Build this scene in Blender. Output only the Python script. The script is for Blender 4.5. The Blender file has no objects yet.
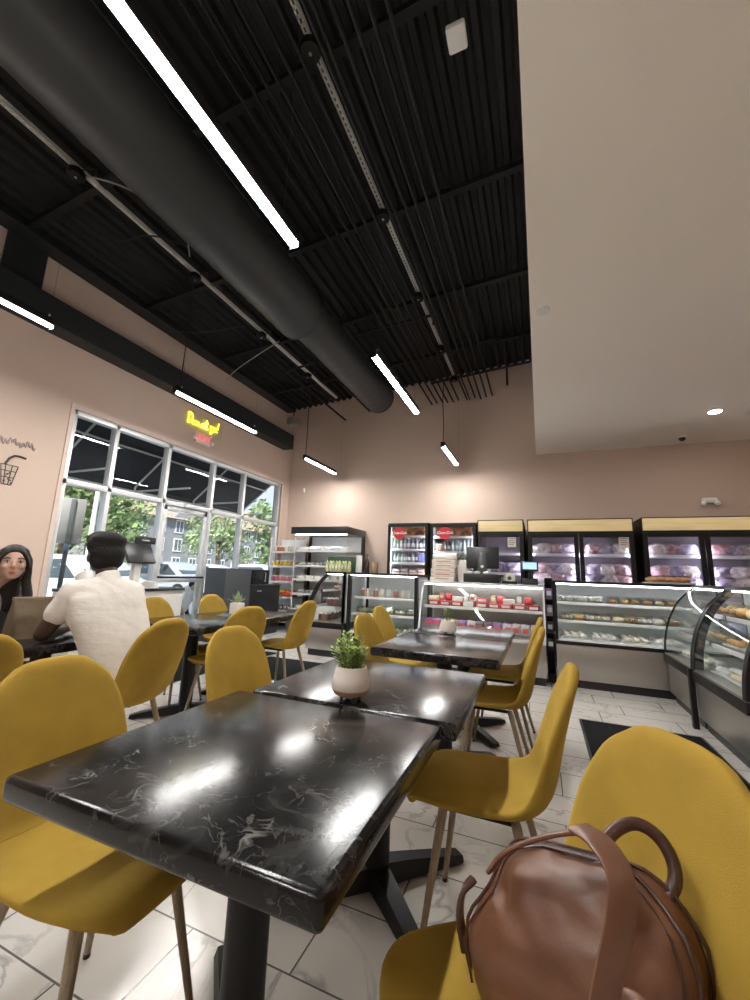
import bpy, bmesh, math, random
from mathutils import Vector, Matrix, noise
random.seed(7)
PI = math.pi
SC = bpy.context.scene
COL = SC.collection

# ------------------------------------------------------------------ camera
cam_d = bpy.data.cameras.new('camera')
cam = bpy.data.objects.new('camera', cam_d); COL.objects.link(cam)
SC.camera = cam
yaw, pit, rol = -0.3925, 0.18106, 0.03536
fw = Vector((math.sin(yaw)*math.cos(pit), math.cos(yaw)*math.cos(pit), math.sin(pit)))
rt = Vector((math.cos(yaw), -math.sin(yaw), 0)); up = rt.cross(fw)
r2 = math.cos(rol)*rt + math.sin(rol)*up
u2 = -math.sin(rol)*rt + math.cos(rol)*up
M = Matrix((( r2.x, u2.x, -fw.x, 0), (r2.y, u2.y, -fw.y, 0), (r2.z, u2.z, -fw.z, 1.2), (0, 0, 0, 1)))
cam.matrix_world = M
cam_d.sensor_fit = 'VERTICAL'; cam_d.sensor_height = 24; cam_d.lens = 24*0.40085
cam_d.clip_start = 0.05; cam_d.clip_end = 400

# ------------------------------------------------------------------ world, sun, exposure
SUN_E, SKY_S, LAMP_E, DOWN_E = 2.2, 0.26, 44.0, 36.0
w = bpy.data.worlds.new('world'); SC.world = w; w.use_nodes = True
wn = w.node_tree; wn.nodes.clear()
wo = wn.nodes.new('ShaderNodeOutputWorld'); wb = wn.nodes.new('ShaderNodeBackground')
tc = wn.nodes.new('ShaderNodeTexCoord'); sx = wn.nodes.new('ShaderNodeSeparateXYZ')
cr = wn.nodes.new('ShaderNodeValToRGB'); nz = wn.nodes.new('ShaderNodeTexNoise'); mx = wn.nodes.new('ShaderNodeMixRGB')
cr.color_ramp.elements[0].color = (.80, .88, .95, 1); cr.color_ramp.elements[1].color = (.28, .52, .86, 1)
cr.color_ramp.elements[0].position = .02; cr.color_ramp.elements[1].position = .55
nz.inputs['Scale'].default_value = 3.5; nz.inputs['Detail'].default_value = 6
cl = wn.nodes.new('ShaderNodeValToRGB'); cl.color_ramp.elements[0].position = .5; cl.color_ramp.elements[1].position = .68
wn.links.new(tc.outputs['Generated'], sx.inputs[0]); wn.links.new(sx.outputs[2], cr.inputs[0])
wn.links.new(tc.outputs['Generated'], nz.inputs['Vector']); wn.links.new(nz.outputs[0], cl.inputs[0])
wn.links.new(cl.outputs[0], mx.inputs[0]); wn.links.new(cr.outputs[0], mx.inputs[1]); mx.inputs[2].default_value = (.95, .96, .97, 1)
wn.links.new(mx.outputs[0], wb.inputs[0]); wb.inputs[1].default_value = SKY_S; wn.links.new(wb.outputs[0], wo.inputs[0])
sd = bpy.data.lights.new('sun', 'SUN'); sd.energy = SUN_E; sd.angle = .1; sd.color = (1, .95, .88)
so = bpy.data.objects.new('sun', sd); COL.objects.link(so); so.rotation_euler = (math.radians(44), 0, math.radians(30))
vs = SC.view_settings
SC.display_settings.display_device = 'sRGB'
vs.view_transform = 'Standard'; vs.look = 'None'; vs.gamma = 1; vs.use_curve_mapping = False
vs.exposure = 2.3
SC.cycles.transparent_max_bounces = 40

# ------------------------------------------------------------------ materials
MATS = {}
def mat(name, col, rough=.5, metal=0, spec=.5, emit=None, es=0, bump=0, bscale=200, var=0, vscale=20, coat=0, sheen=0, stretch=None, bdist=.004):
    if name in MATS: return MATS[name]
    m = bpy.data.materials.new(name); m.use_nodes = True; MATS[name] = m
    nt = m.node_tree; b = nt.nodes['Principled BSDF']
    b.inputs['Base Color'].default_value = (*col, 1); b.inputs['Roughness'].default_value = rough
    b.inputs['Metallic'].default_value = metal; b.inputs['Specular IOR Level'].default_value = spec
    if coat: b.inputs['Coat Weight'].default_value = coat
    if sheen:
        b.inputs['Sheen Weight'].default_value = sheen; b.inputs['Sheen Roughness'].default_value = .4
        b.inputs['Sheen Tint'].default_value = (min(1, col[0]*1.6), min(1, col[1]*1.6), min(1, col[2]*1.6), 1)
    if emit:
        b.inputs['Emission Color'].default_value = (*emit, 1); b.inputs['Emission Strength'].default_value = es
    if bump or var:
        t = nt.nodes.new('ShaderNodeTexCoord'); src = t.outputs['Object']
        if stretch:
            mp = nt.nodes.new('ShaderNodeMapping'); mp.inputs['Scale'].default_value = stretch
            nt.links.new(src, mp.inputs[0]); src = mp.outputs[0]
    if bump:
        n = nt.nodes.new('ShaderNodeTexNoise'); n.inputs['Scale'].default_value = bscale; n.inputs['Detail'].default_value = 4
        nt.links.new(src, n.inputs['Vector'])
        bp = nt.nodes.new('ShaderNodeBump'); bp.inputs['Strength'].default_value = bump; bp.inputs['Distance'].default_value = bdist
        nt.links.new(n.outputs[0], bp.inputs['Height']); nt.links.new(bp.outputs[0], b.inputs['Normal'])
    if var:
        n = nt.nodes.new('ShaderNodeTexNoise'); n.inputs['Scale'].default_value = vscale; n.inputs['Detail'].default_value = 5
        nt.links.new(src, n.inputs['Vector'])
        r = nt.nodes.new('ShaderNodeValToRGB'); r.color_ramp.elements[0].position = .35; r.color_ramp.elements[1].position = .65
        r.color_ramp.elements[0].color = tuple(c*(1-var) for c in col) + (1,); r.color_ramp.elements[1].color = tuple(min(1, c*(1+var)) for c in col) + (1,)
        nt.links.new(n.outputs[0], r.inputs[0]); nt.links.new(r.outputs[0], b.inputs['Base Color'])
    return m

def glass_mat(name, tint=(1, 1, 1), refl=1.0, rough=.02):
    m = bpy.data.materials.new(name); m.use_nodes = True; nt = m.node_tree; nt.nodes.clear()
    o = nt.nodes.new('ShaderNodeOutputMaterial'); t = nt.nodes.new('ShaderNodeBsdfTransparent'); g = nt.nodes.new('ShaderNodeBsdfGlossy')
    f = nt.nodes.new('ShaderNodeFresnel'); ge = nt.nodes.new('ShaderNodeNewGeometry'); ma = nt.nodes.new('ShaderNodeMath'); ma.operation = 'MULTIPLY_ADD'; ma.inputs[1].default_value = 1/1.5-1.5; ma.inputs[2].default_value = 1.5
    nt.links.new(ge.outputs['Backfacing'], ma.inputs[0]); nt.links.new(ma.outputs[0], f.inputs[0]); mu = nt.nodes.new('ShaderNodeMath'); mu.operation = 'MULTIPLY'; mu.inputs[1].default_value = refl
    mm = nt.nodes.new('ShaderNodeMixShader'); t.inputs[0].default_value = (*tint, 1); g.inputs['Roughness'].default_value = rough
    nt.links.new(f.outputs[0], mu.inputs[0]); nt.links.new(mu.outputs[0], mm.inputs[0]); nt.links.new(t.outputs[0], mm.inputs[1]); nt.links.new(g.outputs[0], mm.inputs[2])
    nt.links.new(mm.outputs[0], o.inputs[0]); return m

def floor_mat():
    m = bpy.data.materials.new('marble_floor_tile'); m.use_nodes = True; nt = m.node_tree; b = nt.nodes['Principled BSDF']; L = nt.links.new
    t = nt.nodes.new('ShaderNodeTexCoord'); mp = nt.nodes.new('ShaderNodeMapping'); mp.inputs['Location'].default_value = (.53, .54, 0)
    L(t.outputs['Object'], mp.inputs[0])
    br = nt.nodes.new('ShaderNodeTexBrick'); br.inputs['Scale'].default_value = 1; br.inputs['Brick Width'].default_value = .6; br.inputs['Row Height'].default_value = .3
    br.inputs['Mortar Size'].default_value = .0035; br.inputs['Mortar Smooth'].default_value = .2; br.offset = .36; br.offset_frequency = 1 if False else 2
    L(mp.outputs[0], br.inputs['Vector'])
    br.inputs['Color1'].default_value = (0, 0, 0, 1); br.inputs['Color2'].default_value = (1, 1, 1, 1); br.inputs['Mortar'].default_value = (.5, .5, .5, 1)
    # veins shifted per tile
    ad = nt.nodes.new('ShaderNodeVectorMath'); ad.operation = 'MULTIPLY_ADD'; ad.inputs[1].default_value = (7, 5, 3)
    L(br.outputs['Color'], ad.inputs[0]); L(t.outputs['Object'], ad.inputs[2])
    n1 = nt.nodes.new('ShaderNodeTexNoise'); n1.inputs['Scale'].default_value = 2.3; n1.inputs['Detail'].default_value = 7; n1.inputs['Distortion'].default_value = 1.1
    L(ad.outputs[0], n1.inputs['Vector'])
    a = nt.nodes.new('ShaderNodeMath'); a.operation = 'SUBTRACT'; a.inputs[1].default_value = .5; L(n1.outputs[0], a.inputs[0])
    ab = nt.nodes.new('ShaderNodeMath'); ab.operation = 'ABSOLUTE'; L(a.outputs[0], ab.inputs[0])
    r = nt.nodes.new('ShaderNodeValToRGB'); r.color_ramp.elements[0].position = 0; r.color_ramp.elements[0].color = (.33, .315, .30, 1)
    r.color_ramp.elements[1].position = .022; r.color_ramp.elements[1].color = (.56, .53, .49, 1)
    L(ab.outputs[0], r.inputs[0])
    n2 = nt.nodes.new('ShaderNodeTexNoise'); n2.inputs['Scale'].default_value = 1.6; n2.inputs['Detail'].default_value = 4; L(ad.outputs[0], n2.inputs['Vector'])
    r2_ = nt.nodes.new('ShaderNodeValToRGB'); r2_.color_ramp.elements[0].position = .42; r2_.color_ramp.elements[1].position = .6; L(n2.outputs[0], r2_.inputs[0])
    m1 = nt.nodes.new('ShaderNodeMixRGB'); m1.inputs[2].default_value = (.56, .53, .49, 1); L(r2_.outputs[0], m1.inputs[0]); L(r.outputs[0], m1.inputs[1])
    m2 = nt.nodes.new('ShaderNodeMixRGB'); m2.inputs[2].default_value = (.13, .12, .11, 1); L(br.outputs['Fac'], m2.inputs[0]); L(m1.outputs[0], m2.inputs[1])
    L(m2.outputs[0], b.inputs['Base Color']); b.inputs['Roughness'].default_value = .22
    bp = nt.nodes.new('ShaderNodeBump'); bp.invert = True; bp.inputs['Strength'].default_value = .3; bp.inputs['Distance'].default_value = .002
    L(br.outputs['Fac'], bp.inputs['Height']); L(bp.outputs[0], b.inputs['Normal'])
    return m

def black_marble():
    m = bpy.data.materials.new('black_marble'); m.use_nodes = True; nt = m.node_tree; b = nt.nodes['Principled BSDF']; L = nt.links.new
    t = nt.nodes.new('ShaderNodeTexCoord'); o = nt.nodes.new('ShaderNodeObjectInfo')
    ad = nt.nodes.new('ShaderNodeVectorMath'); ad.operation = 'MULTIPLY_ADD'; ad.inputs[1].default_value = (9, 5, 0); L(o.outputs['Random'], ad.inputs[0]); L(t.outputs['Object'], ad.inputs[2])
    def vein(scale, width, dist, lo, hi, bright):
        n = nt.nodes.new('ShaderNodeTexNoise'); n.inputs['Scale'].default_value = scale; n.inputs['Detail'].default_value = 8; n.inputs['Distortion'].default_value = dist; L(ad.outputs[0], n.inputs['Vector'])
        s = nt.nodes.new('ShaderNodeMath'); s.operation = 'SUBTRACT'; s.inputs[1].default_value = .5; L(n.outputs[0], s.inputs[0])
        a = nt.nodes.new('ShaderNodeMath'); a.operation = 'ABSOLUTE'; L(s.outputs[0], a.inputs[0])
        r = nt.nodes.new('ShaderNodeMapRange'); r.inputs[1].default_value = 0; r.inputs[2].default_value = width; r.inputs[3].default_value = bright; r.inputs[4].default_value = 0; L(a.outputs[0], r.inputs[0])
        k = nt.nodes.new('ShaderNodeTexNoise'); k.inputs['Scale'].default_value = scale*.8; k.inputs['Detail'].default_value = 2
        sh = nt.nodes.new('ShaderNodeVectorMath'); sh.operation = 'ADD'; sh.inputs[1].default_value = (3.3, 1.7, scale); L(ad.outputs[0], sh.inputs[0]); L(sh.outputs[0], k.inputs['Vector'])
        kr = nt.nodes.new('ShaderNodeMapRange'); kr.inputs[1].default_value = lo; kr.inputs[2].default_value = hi; L(k.outputs[0], kr.inputs[0])
        mu = nt.nodes.new('ShaderNodeMath'); mu.operation = 'MULTIPLY'; L(r.outputs[0], mu.inputs[0]); L(kr.outputs[0], mu.inputs[1]); return mu
    v1 = vein(10, .018, .9, .57, .72, .26); v2 = vein(15, .02, 1.3, .42, .62, .13); v3 = vein(5, .06, .8, .4, .65, .05)
    s1 = nt.nodes.new('ShaderNodeMath'); s1.operation = 'ADD'; L(v1.outputs[0], s1.inputs[0]); L(v2.outputs[0], s1.inputs[1])
    s2 = nt.nodes.new('ShaderNodeMath'); s2.operation = 'ADD'; L(s1.outputs[0], s2.inputs[0]); L(v3.outputs[0], s2.inputs[1])
    mm = nt.nodes.new('ShaderNodeMixRGB'); mm.inputs[1].default_value = (.006, .0055, .0055, 1); mm.inputs[2].default_value = (.62, .58, .54, 1); L(s2.outputs[0], mm.inputs[0])
    L(mm.outputs[0], b.inputs['Base Color']); b.inputs['Roughness'].default_value = .18; b.inputs['Specular IOR Level'].default_value = .27
    n = nt.nodes.new('ShaderNodeTexNoise'); n.inputs['Scale'].default_value = 130; n.inputs['Detail'].default_value = 3; L(t.outputs['Object'], n.inputs['Vector'])
    bp = nt.nodes.new('ShaderNodeBump'); bp.inputs['Strength'].default_value = .05; bp.inputs['Distance'].default_value = .002; L(n.outputs[0], bp.inputs['Height']); L(bp.outputs[0], b.inputs['Normal'])
    return m

WALL = mat('wall_paint_blush', (.55, .425, .352), .7, spec=.3, bump=.08, bscale=300)
WHITE_P = mat('ceiling_paint_white', (.86, .81, .74), .75, spec=.2, bump=.05, bscale=250)
DECK = mat('black_ceiling_paint', (.012, .0125, .0125), .6, spec=.3, bump=.1, bscale=40)
BLACK_ST = mat('black_painted_steel', (.016, .018, .019), .5, spec=.4)
BLACK = mat('black_plastic', (.012, .012, .013), .35)
BLACKM = mat('black_metal', (.008, .008, .008), .45, spec=.3)
DGREY = mat('dark_grey_laminate', (.045, .05, .055), .45)
STEEL = mat('brushed_steel', (.44, .415, .385), .34, metal=.9, bump=.12, bscale=60, stretch=(1, 1, 40))
ALU = mat('pale_aluminium', (.62, .63, .64), .35, metal=.35)
GALV = mat('white_strut_paint', (.88, .88, .85), .5)
VELVET = mat('mustard_velvet', (.345, .220, .036), .85, spec=.15, bump=.25, bscale=420, var=.09, vscale=9, sheen=.35)
LEGW = mat('wood_effect_leg', (.27, .205, .135), .45, var=.2, vscale=6, stretch=(30, 30, 1))
FLOOR = floor_mat(); MARBLE = black_marble()
GLASS = glass_mat('window_glass', (.93, .95, .95), .5); CASEGL = glass_mat('case_glass', (.97, .98, .98), .6)
FRIDGEGL = glass_mat('fridge_door_glass', (.80, .80, .82), .7)
LAMP = mat('lamp_diffuser', (.9, .9, .9), .5, emit=(1, .985, .95), es=LAMP_E)
DOWNL = mat('downlight_lens', (.9, .9, .9), .5, emit=(1, .93, .82), es=DOWN_E)
TUBE = mat('case_light_tube', (.9, .9, .9), .5, emit=(.95, .98, 1), es=4.5)
FTUBE = mat('freezer_light_strip', (.9, .9, .9), .5, emit=(.88, .85, 1), es=8)
PAPER = mat('white_paper', (.75, .73, .69), .7); WHITEPL = mat('white_plastic', (.72, .71, .69), .45)
LEATHER = mat('brown_leather', (.155, .066, .036), .38, spec=.45, bump=.35, bscale=14, bdist=.010, var=.28, vscale=5)
LEATHER_D = mat('dark_brown_leather', (.060, .024, .014), .4, spec=.5, bump=.2, bscale=90, var=.25, vscale=8)
KRAFT = mat('kraft_paper', (.10, .066, .034), .75, bump=.7, bscale=14, bdist=.012, var=.12, vscale=6)
SKIN_D = mat('dark_brown_skin', (.050, .026, .017), .5, spec=.4, var=.1, vscale=10)
SKIN_L = mat('light_skin', (.50, .31, .23), .5, spec=.35)
TEE = mat('white_cotton', (.60, .555, .505), .85, spec=.1, bump=.5, bscale=2.2, bdist=.03, stretch=(2.0, 3.0, 5.0))
HAIR = mat('black_hair', (.008, .007, .007), .65, spec=.25, bump=1.0, bscale=110)
HAIR2 = mat('long_dark_hair', (.010, .007, .006), .45, spec=.35, bump=.6, bscale=60, stretch=(6, 6, .6))
TROUSER = mat('black_trousers', (.010, .010, .012), .8)
JACKET = mat('black_jacket', (.014, .014, .016), .75); GREYTOP = mat('grey_knit_top', (.22, .21, .21), .85)
LEAF = mat('succulent_leaf', (.27, .37, .10), .5, var=.35, vscale=30); LEAF2 = mat('pale_succulent_leaf', (.28, .34, .16), .5, var=.3, vscale=30)
TREE = mat('tree_leaf', (.17, .25, .085), .7, var=.45, vscale=1.2); TREE2 = mat('pale_tree_leaf', (.24, .31, .15), .7, var=.4, vscale=1.5); BARK = mat('bark', (.13, .09, .06), .9)
POT = mat('white_ceramic_pot', (.72, .66, .60), .35); POTB = mat('terracotta_base', (.38, .22, .13), .6)
MAT_ = mat('black_floor_mat', (.010, .010, .011), .9, spec=.1, bump=.3, bscale=200)
BEIGEHD = mat('cream_lightbox_header', (.62, .50, .29), .5, var=.1, vscale=5, emit=(1, .72, .32), es=.05, stretch=(.4, 1, 6))
INTW = mat('white_cabinet_lining', (.78, .78, .78), .45); INTP = mat('grey_freezer_lining', (.42, .40, .45), .5)

def colmat(c, rough=.4, metal=0):
    return mat('tone_%02x%02x%02x' % tuple(int(x*255) for x in c), c, rough, metal)

# ------------------------------------------------------------------ mesh builder
class MB:
    def __init__(s): s.bm = bmesh.new()
    def _x(s, geo, mtx): bmesh.ops.transform(s.bm, matrix=mtx, verts=geo)
    def box(s, c, d, bev=0, rot=None, seg=2):
        r = bmesh.ops.create_cube(s.bm, size=1); vs_ = r['verts']
        bmesh.ops.scale(s.bm, vec=d, verts=vs_)
        if bev:
            es = list({e for v in vs_ for e in v.link_edges})
            q = bmesh.ops.bevel(s.bm, geom=es, offset=min(bev, min(d)*.49), segments=seg, affect='EDGES', profile=.5)
            vs_ = list({v for f in q['faces'] for v in f.verts} | {v for v in vs_ if v.is_valid})
            # whole island
            st = list(vs_); seen = set(vs_)
            while st:
                v = st.pop()
                for e in v.link_edges:
                    o = e.other_vert(v)
                    if o not in seen: seen.add(o); st.append(o)
            vs_ = list(seen)
        m = Matrix.Translation(c)
        if rot is not None: m = m @ (rot if isinstance(rot, Matrix) else Matrix.Rotation(rot, 4, 'Z'))
        s._x(vs_, m); return s
    def bb(s, x0, x1, y0, y1, z0, z1, bev=0): return s.box(((x0+x1)/2, (y0+y1)/2, (z0+z1)/2), (abs(x1-x0), abs(y1-y0), abs(z1-z0)), bev)
    def cyl(s, p0, p1, r0, r1=None, n=16, cap=True):
        r1 = r0 if r1 is None else r1; p0 = Vector(p0); p1 = Vector(p1); d = p1-p0
        q = bmesh.ops.create_cone(s.bm, cap_ends=cap, segments=n, radius1=r0, radius2=r1, depth=d.length)
        m = Matrix.Translation((p0+p1)/2) @ d.to_track_quat('Z', 'Y').to_matrix().to_4x4(); s._x(q['verts'], m); return s
    def ell(s, c, r, rot=None, sub=3):
        q = bmesh.ops.create_icosphere(s.bm, subdivisions=sub, radius=1)
        m = Matrix.Translation(c) @ (rot or Matrix.Identity(4)) @ Matrix.Diagonal((*r, 1)); s._x(q['verts'], m); return s
    def lathe(s, prof, c=(0, 0, 0), n=24):
        rings = []
        for r, z in prof:
            rings.append([s.bm.verts.new((c[0]+r*math.cos(2*PI*i/n), c[1]+r*math.sin(2*PI*i/n), c[2]+z)) for i in range(n)])
        for a, b in zip(rings, rings[1:]):
            for i in range(n): s.bm.faces.new((a[i], a[(i+1) % n], b[(i+1) % n], b[i]))
        s.bm.faces.new(rings[0][::-1]); s.bm.faces.new(rings[-1]); return s
    def rings(s, rings, cap=True):
        R_ = [[s.bm.verts.new(p) for p in r] for r in rings]; n = len(R_[0])
        for a, b in zip(R_, R_[1:]):
            for i in range(n): s.bm.faces.new((a[i], a[(i+1) % n], b[(i+1) % n], b[i]))
        if cap: s.bm.faces.new(R_[0][::-1]); s.bm.faces.new(R_[-1])
        return s
    def sweep(s, pts, sec, closed=False, upv=(0, 0, 1)):
        """sweep a closed 2d section (list of (a,b)) along pts"""
        pts = [Vector(p) for p in pts]; rings = []
        n = len(pts); prev = None
        for i, p in enumerate(pts):
            t = (pts[min(i+1, n-1)] - pts[max(i-1, 0)]).normalized()
            if prev is None:
                a = Vector(upv).cross(t)
                if a.length < 1e-3: a = Vector((1, 0, 0)).cross(t)
                a.normalize()
            else:
                a = (prev - t*prev.dot(t)).normalized()
            prev = a; b = t.cross(a)
            rings.append([p + a*u + b*v for u, v in sec])
        return s.rings(rings)
    def tube(s, pts, r, n=8): return s.sweep(pts, [(r*math.cos(2*PI*i/n), r*math.sin(2*PI*i/n)) for i in range(n)])
    def poly(s, pts, vec):
        """extrude planar polygon by vec"""
        a = [s.bm.verts.new(p) for p in pts]; b = [s.bm.verts.new(Vector(p)+Vector(vec)) for p in pts]; n = len(a)
        s.bm.faces.new(a[::-1]); s.bm.faces.new(b)
        for i in range(n): s.bm.faces.new((a[i], a[(i+1) % n], b[(i+1) % n], b[i]))
        return s
    def grid(s, nx, ny, f):
        V = [[s.bm.verts.new(f(i/nx, j/ny)) for j in range(ny+1)] for i in range(nx+1)]
        for i in range(nx):
            for j in range(ny): s.bm.faces.new((V[i][j], V[i+1][j], V[i+1][j+1], V[i][j+1]))
        return s
    def xform(s, m): bmesh.ops.transform(s.bm, matrix=m, verts=s.bm.verts); return s
    def build(s, name, m, parent=None, smooth=40, shared=None):
        bmesh.ops.recalc_face_normals(s.bm, faces=s.bm.faces)
        me = bpy.data.meshes.new(name)
        if smooth:
            for f in s.bm.faces: f.smooth = True
            for e in s.bm.edges:
                e.smooth = not (len(e.link_faces) == 2 and e.calc_face_angle(0) > math.radians(smooth))
        s.bm.to_mesh(me); s.bm.free(); me.materials.append(m)
        o = bpy.data.objects.new(name, me); COL.objects.link(o)
        if parent is not None: o.parent = parent
        return o

def tag(o, label, cat, group=None, kind=None):
    o['label'] = label; o['category'] = cat
    if group: o['group'] = group
    if kind: o['kind'] = kind
    return o
def thing(name, label, cat, loc=(0, 0, 0), rz=0, group=None):
    o = bpy.data.objects.new(name, None); COL.objects.link(o); o.location = loc; o.rotation_euler = (0, 0, rz); o.empty_display_size = .1
    return tag(o, label, cat, group)
def struct(name, mb, m, smooth=0, label=None, parent=None):
    o = mb.build(name, m, parent, smooth)
    if parent is None:
        o['kind'] = 'structure'
        if label: o['label'] = label
    return o
def dup(root, loc=None, rz=None, label=None, group=None, parent=None, mats=None):
    c = root.copy(); COL.objects.link(c); c.parent = parent
    for ch in root.children: dup(ch, parent=c)
    if loc is not None: c.location = loc
    if rz is not None: c.rotation_euler = (0, 0, rz)
    if label: c['label'] = label
    if group: c['group'] = group
    return c
ORD = ('first', 'second', 'third', 'fourth', 'fifth', 'sixth', 'seventh', 'eighth', 'ninth', 'tenth', 'eleventh', 'twelfth', 'thirteenth')
def scat(p, k=1.0): return noise.noise(Vector(p)*k)

# ================================================================== STRUCTURE
XL, YB, XR, YF, ZS = -5.39, 7.75, 4.6, -3.6, 3.47
fl = struct('floor', MB().bb(XL-.2, XR+.2, YF-.2, YB+.2, -.12, 0), FLOOR)
# left wall with the shopfront opening
W0, W1, WT = 2.98, 7.44, 3.12
b = MB(); b.bb(XL-.2, XL, YF-.2, W0, 0, 5.6); b.bb(XL-.2, XL, W1, YB+.2, 0, 5.6); b.bb(XL-.2, XL, W0, W1, WT, 5.6)
struct('wall_left', b, WALL)
struct('wall_back', MB().bb(XL, XR+.2, YB, YB+.2, 0, 5.8), WALL)
struct('wall_right', MB().bb(XR, XR+.2, YF, YB, 0, 5.8), WALL)
struct('wall_front', MB().bb(XL, XR+.2, YF-.2, YF, 0, 5.8), WALL)
# white lowered ceiling on the right, with its vertical face
struct('ceiling', MB().bb(-.005, XR, YF, YB, ZS, ZS+.1), WHITE_P)
struct('wall_right.001', MB().bb(-.005, .1, YF, YB, ZS+.1, 5.8), WHITE_P)
# black metal deck
def deckz(x): return 5.02 + .066*(x-XL)
b = MB(); pts = []
x = XL-.2; k = 0
while x < .2:
    for dx, dz in ((0, 0), (.05, 0), (.075, .045), (.125, .045)): pts.append((x+dx, deckz(x+dx)+dz))
    x += .15
top = [(p[0], p[1]+.03) for p in reversed(pts)]
b.poly([(p[0], YF-.1, p[1]) for p in pts+top], (0, YB-YF+.2, 0))
struct('ceiling.001', b, DECK)
struct('ceiling.002', MB().bb(XL-.2, XR+.2, YF-.2, YB+.2, 5.8, 5.9), DECK)
# steel header along the left wall, column and edge beam
b = MB(); b.bb(XL, XL+.26, -1.2, 7.40, 3.92, 4.24); struct('trim_1', b, BLACK_ST)
b = MB(); b.bb(XL, XL+.04, 1.99, 2.38, 4.24, 5.05); struct('trim_2', b, BLACK_ST)
b = MB(); b.bb(XL, XL+.14, YF, 7.45, 4.86, 5.04); b.bb(XL, XL+.24, YF, 7.45, 4.84, 4.87); struct('trim_3', b, BLACK_ST)
# bar joists across the deck
for i, yy in enumerate((.6, 2.1, 3.6, 5.1, 6.6)):
    b = MB(); z0 = deckz(-2.7)-.10
    for z in (0, ): b.box((-2.7, yy, z0), (5.4, .07, .06), rot=Matrix.Rotation(-.066, 4, 'Y'))
    struct('trim_%d' % (4+i), b, DECK)
# baseboards
struct('baseboard_left', MB().bb(XL, XL+.015, YF, W0, 0, .1), BLACK)
struct('baseboard_back', MB().bb(XL, XR, YB-.015, YB, 0, .1), BLACK)

# -------- shopfront: frame members, panes, door
MUL = [W0+.03, 3.58, 4.45, 5.43, 6.25, W1-.04]     # mullion centres
TZ = 2.16
def bar(b, y0, y1, z0, z1, d=.11, x=XL-.07): b.bb(x-d/2, x+d/2, y0, y1, z0, z1, .004)
b = MB()
for i, y in enumerate(MUL): bar(b, y-.03, y+.03, 0, WT)
bar(b, W0, W1, WT-.06, WT); bar(b, W0, W1, TZ, TZ+.07)
bar(b, W0, MUL[2], 0, .12); bar(b, MUL[3], W1, 0, .12)
struct('window_1', b, ALU, 40)
b = MB(); b.bb(XL-.02, XL+.015, W0-.05, W1+.05, WT, WT+.07, .005); b.bb(XL-.02, XL+.015, W0-.05, W0, 0, WT, .005); b.bb(XL-.02, XL+.015, W1, W1+.05, 0, WT, .005)
struct('trim_9', b, mat('window_trim_paint', (.58, .46, .40), .6))
n = 2
for i in range(5):
    for (z0, z1) in ((TZ+.07, WT-.06), (.12, TZ)):
        if i == 2 and z0 < 1: continue
        struct('window_%d' % n, MB().bb(XL-.075, XL-.069, MUL[i]+.03, MUL[i+1]-.03, z0, z1), GLASS); n += 1
dr = MB()
y0, y1 = MUL[2]+.035, MUL[3]-.035
for (a, c) in ((y0, y0+.075), (y1-.075, y1)): bar(dr, a, c, .01, TZ-.01, .05)
bar(dr, y0, y1, TZ-.09, TZ-.01, .05); bar(dr, y0, y1, .01, .22, .05); bar(dr, y0, y1, .95, 1.01, .04)
door = struct('door_1', dr, ALU, 40)
struct('door_pane', MB().bb(XL-.073, XL-.067, y0+.075, y1-.075, .22, TZ-.09), GLASS, parent=door)
MB().tube([(XL-.02, y0+.03, 1.03), (XL+.05, y0+.05, 1.03), (XL+.05, y1-.05, 1.03), (XL-.02, y1-.03, 1.03)], .016).build('push_bar', BLACKM, door)
MB().bb(XL-.02, XL+.05, y0+.35, y0+.62, TZ+.0, TZ+.055, .006).build('door_closer', ALU, door)

# ================================================================== CEILING SERVICES
t = thing('air_duct', 'large round black spiral duct running along the ceiling', 'duct', (-2.72, 0, 4.42))
def duct(y0, y1, r, nm, zz=0):
    b = MB(); rings = []; n = 32
    y = y0
    while y <= y1+1e-4:
        k = r*(1.012 if int(round((y-y0)/.06)) % 3 == 0 else 1)
        rings.append([(k*math.cos(2*PI*i/n), y, zz+k*math.sin(2*PI*i/n)) for i in range(n)]); y += .06
    b.rings(rings); return b.build(nm, mat('black_duct_paint', (.026, .028, .029), .45, spec=.4), t, 30)
duct(-1.5, 3.85, .335, 'duct_section'); duct(3.80, 6.62, .275, 'duct_section', .05)
MB().cyl((0, 3.80, .02), (0, 3.90, .02), .35, .35, 32).build('duct_collar', BLACK_ST, t)
MB().cyl((0, 6.60, .05), (0, 6.64, .05), .282, .282, 32).build('end_cap', BLACK_ST, t)
for yy in (.8, 2.9, 5.0, 6.3):
    MB().box((0, yy, .46), (.02, .02, .6)).box((0, yy, .345), (.10, .03, .01)).build('hanger', BLACK_ST, t)

# slotted strut channels that carry the lamps
def strut(name, x, y0, y1, z, label):
    t = thing(name, label, 'strut', (x, 0, z), 0, 'slotted strut channels')
    b = MB(); b.bb(-.0205, -.0175, y0, y1, 0, .04); b.bb(.0175, .0205, y0, y1, 0, .04)
    y = y0
    while y < y1-.001:      # slotted face: solid bridges and thin side strips
        b.bb(-.0205, .0205, y, min(y+.022, y1), -.003, 0); y += .05
    b.bb(-.0205, -.008, y0, y1, -.003, 0); b.bb(.008, .0205, y0, y1, -.003, 0)
    b.build('channel', GALV, t, 0)
    MB().bb(-.017, .017, y0, y1, .03, .036).build('channel_web', mat('strut_web', (.16, .16, .15), .6), t, 0)
    for yy in [q for q in (-.4, 1.0, 2.4, 3.8, 5.2, 6.6) if y0 < q < y1]:
        MB().cyl((0, yy, .04), (0, yy, deckz(x)-z+.03), .005, n=6).build('hanger_rod', BLACK_ST, t)
    return t
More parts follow.
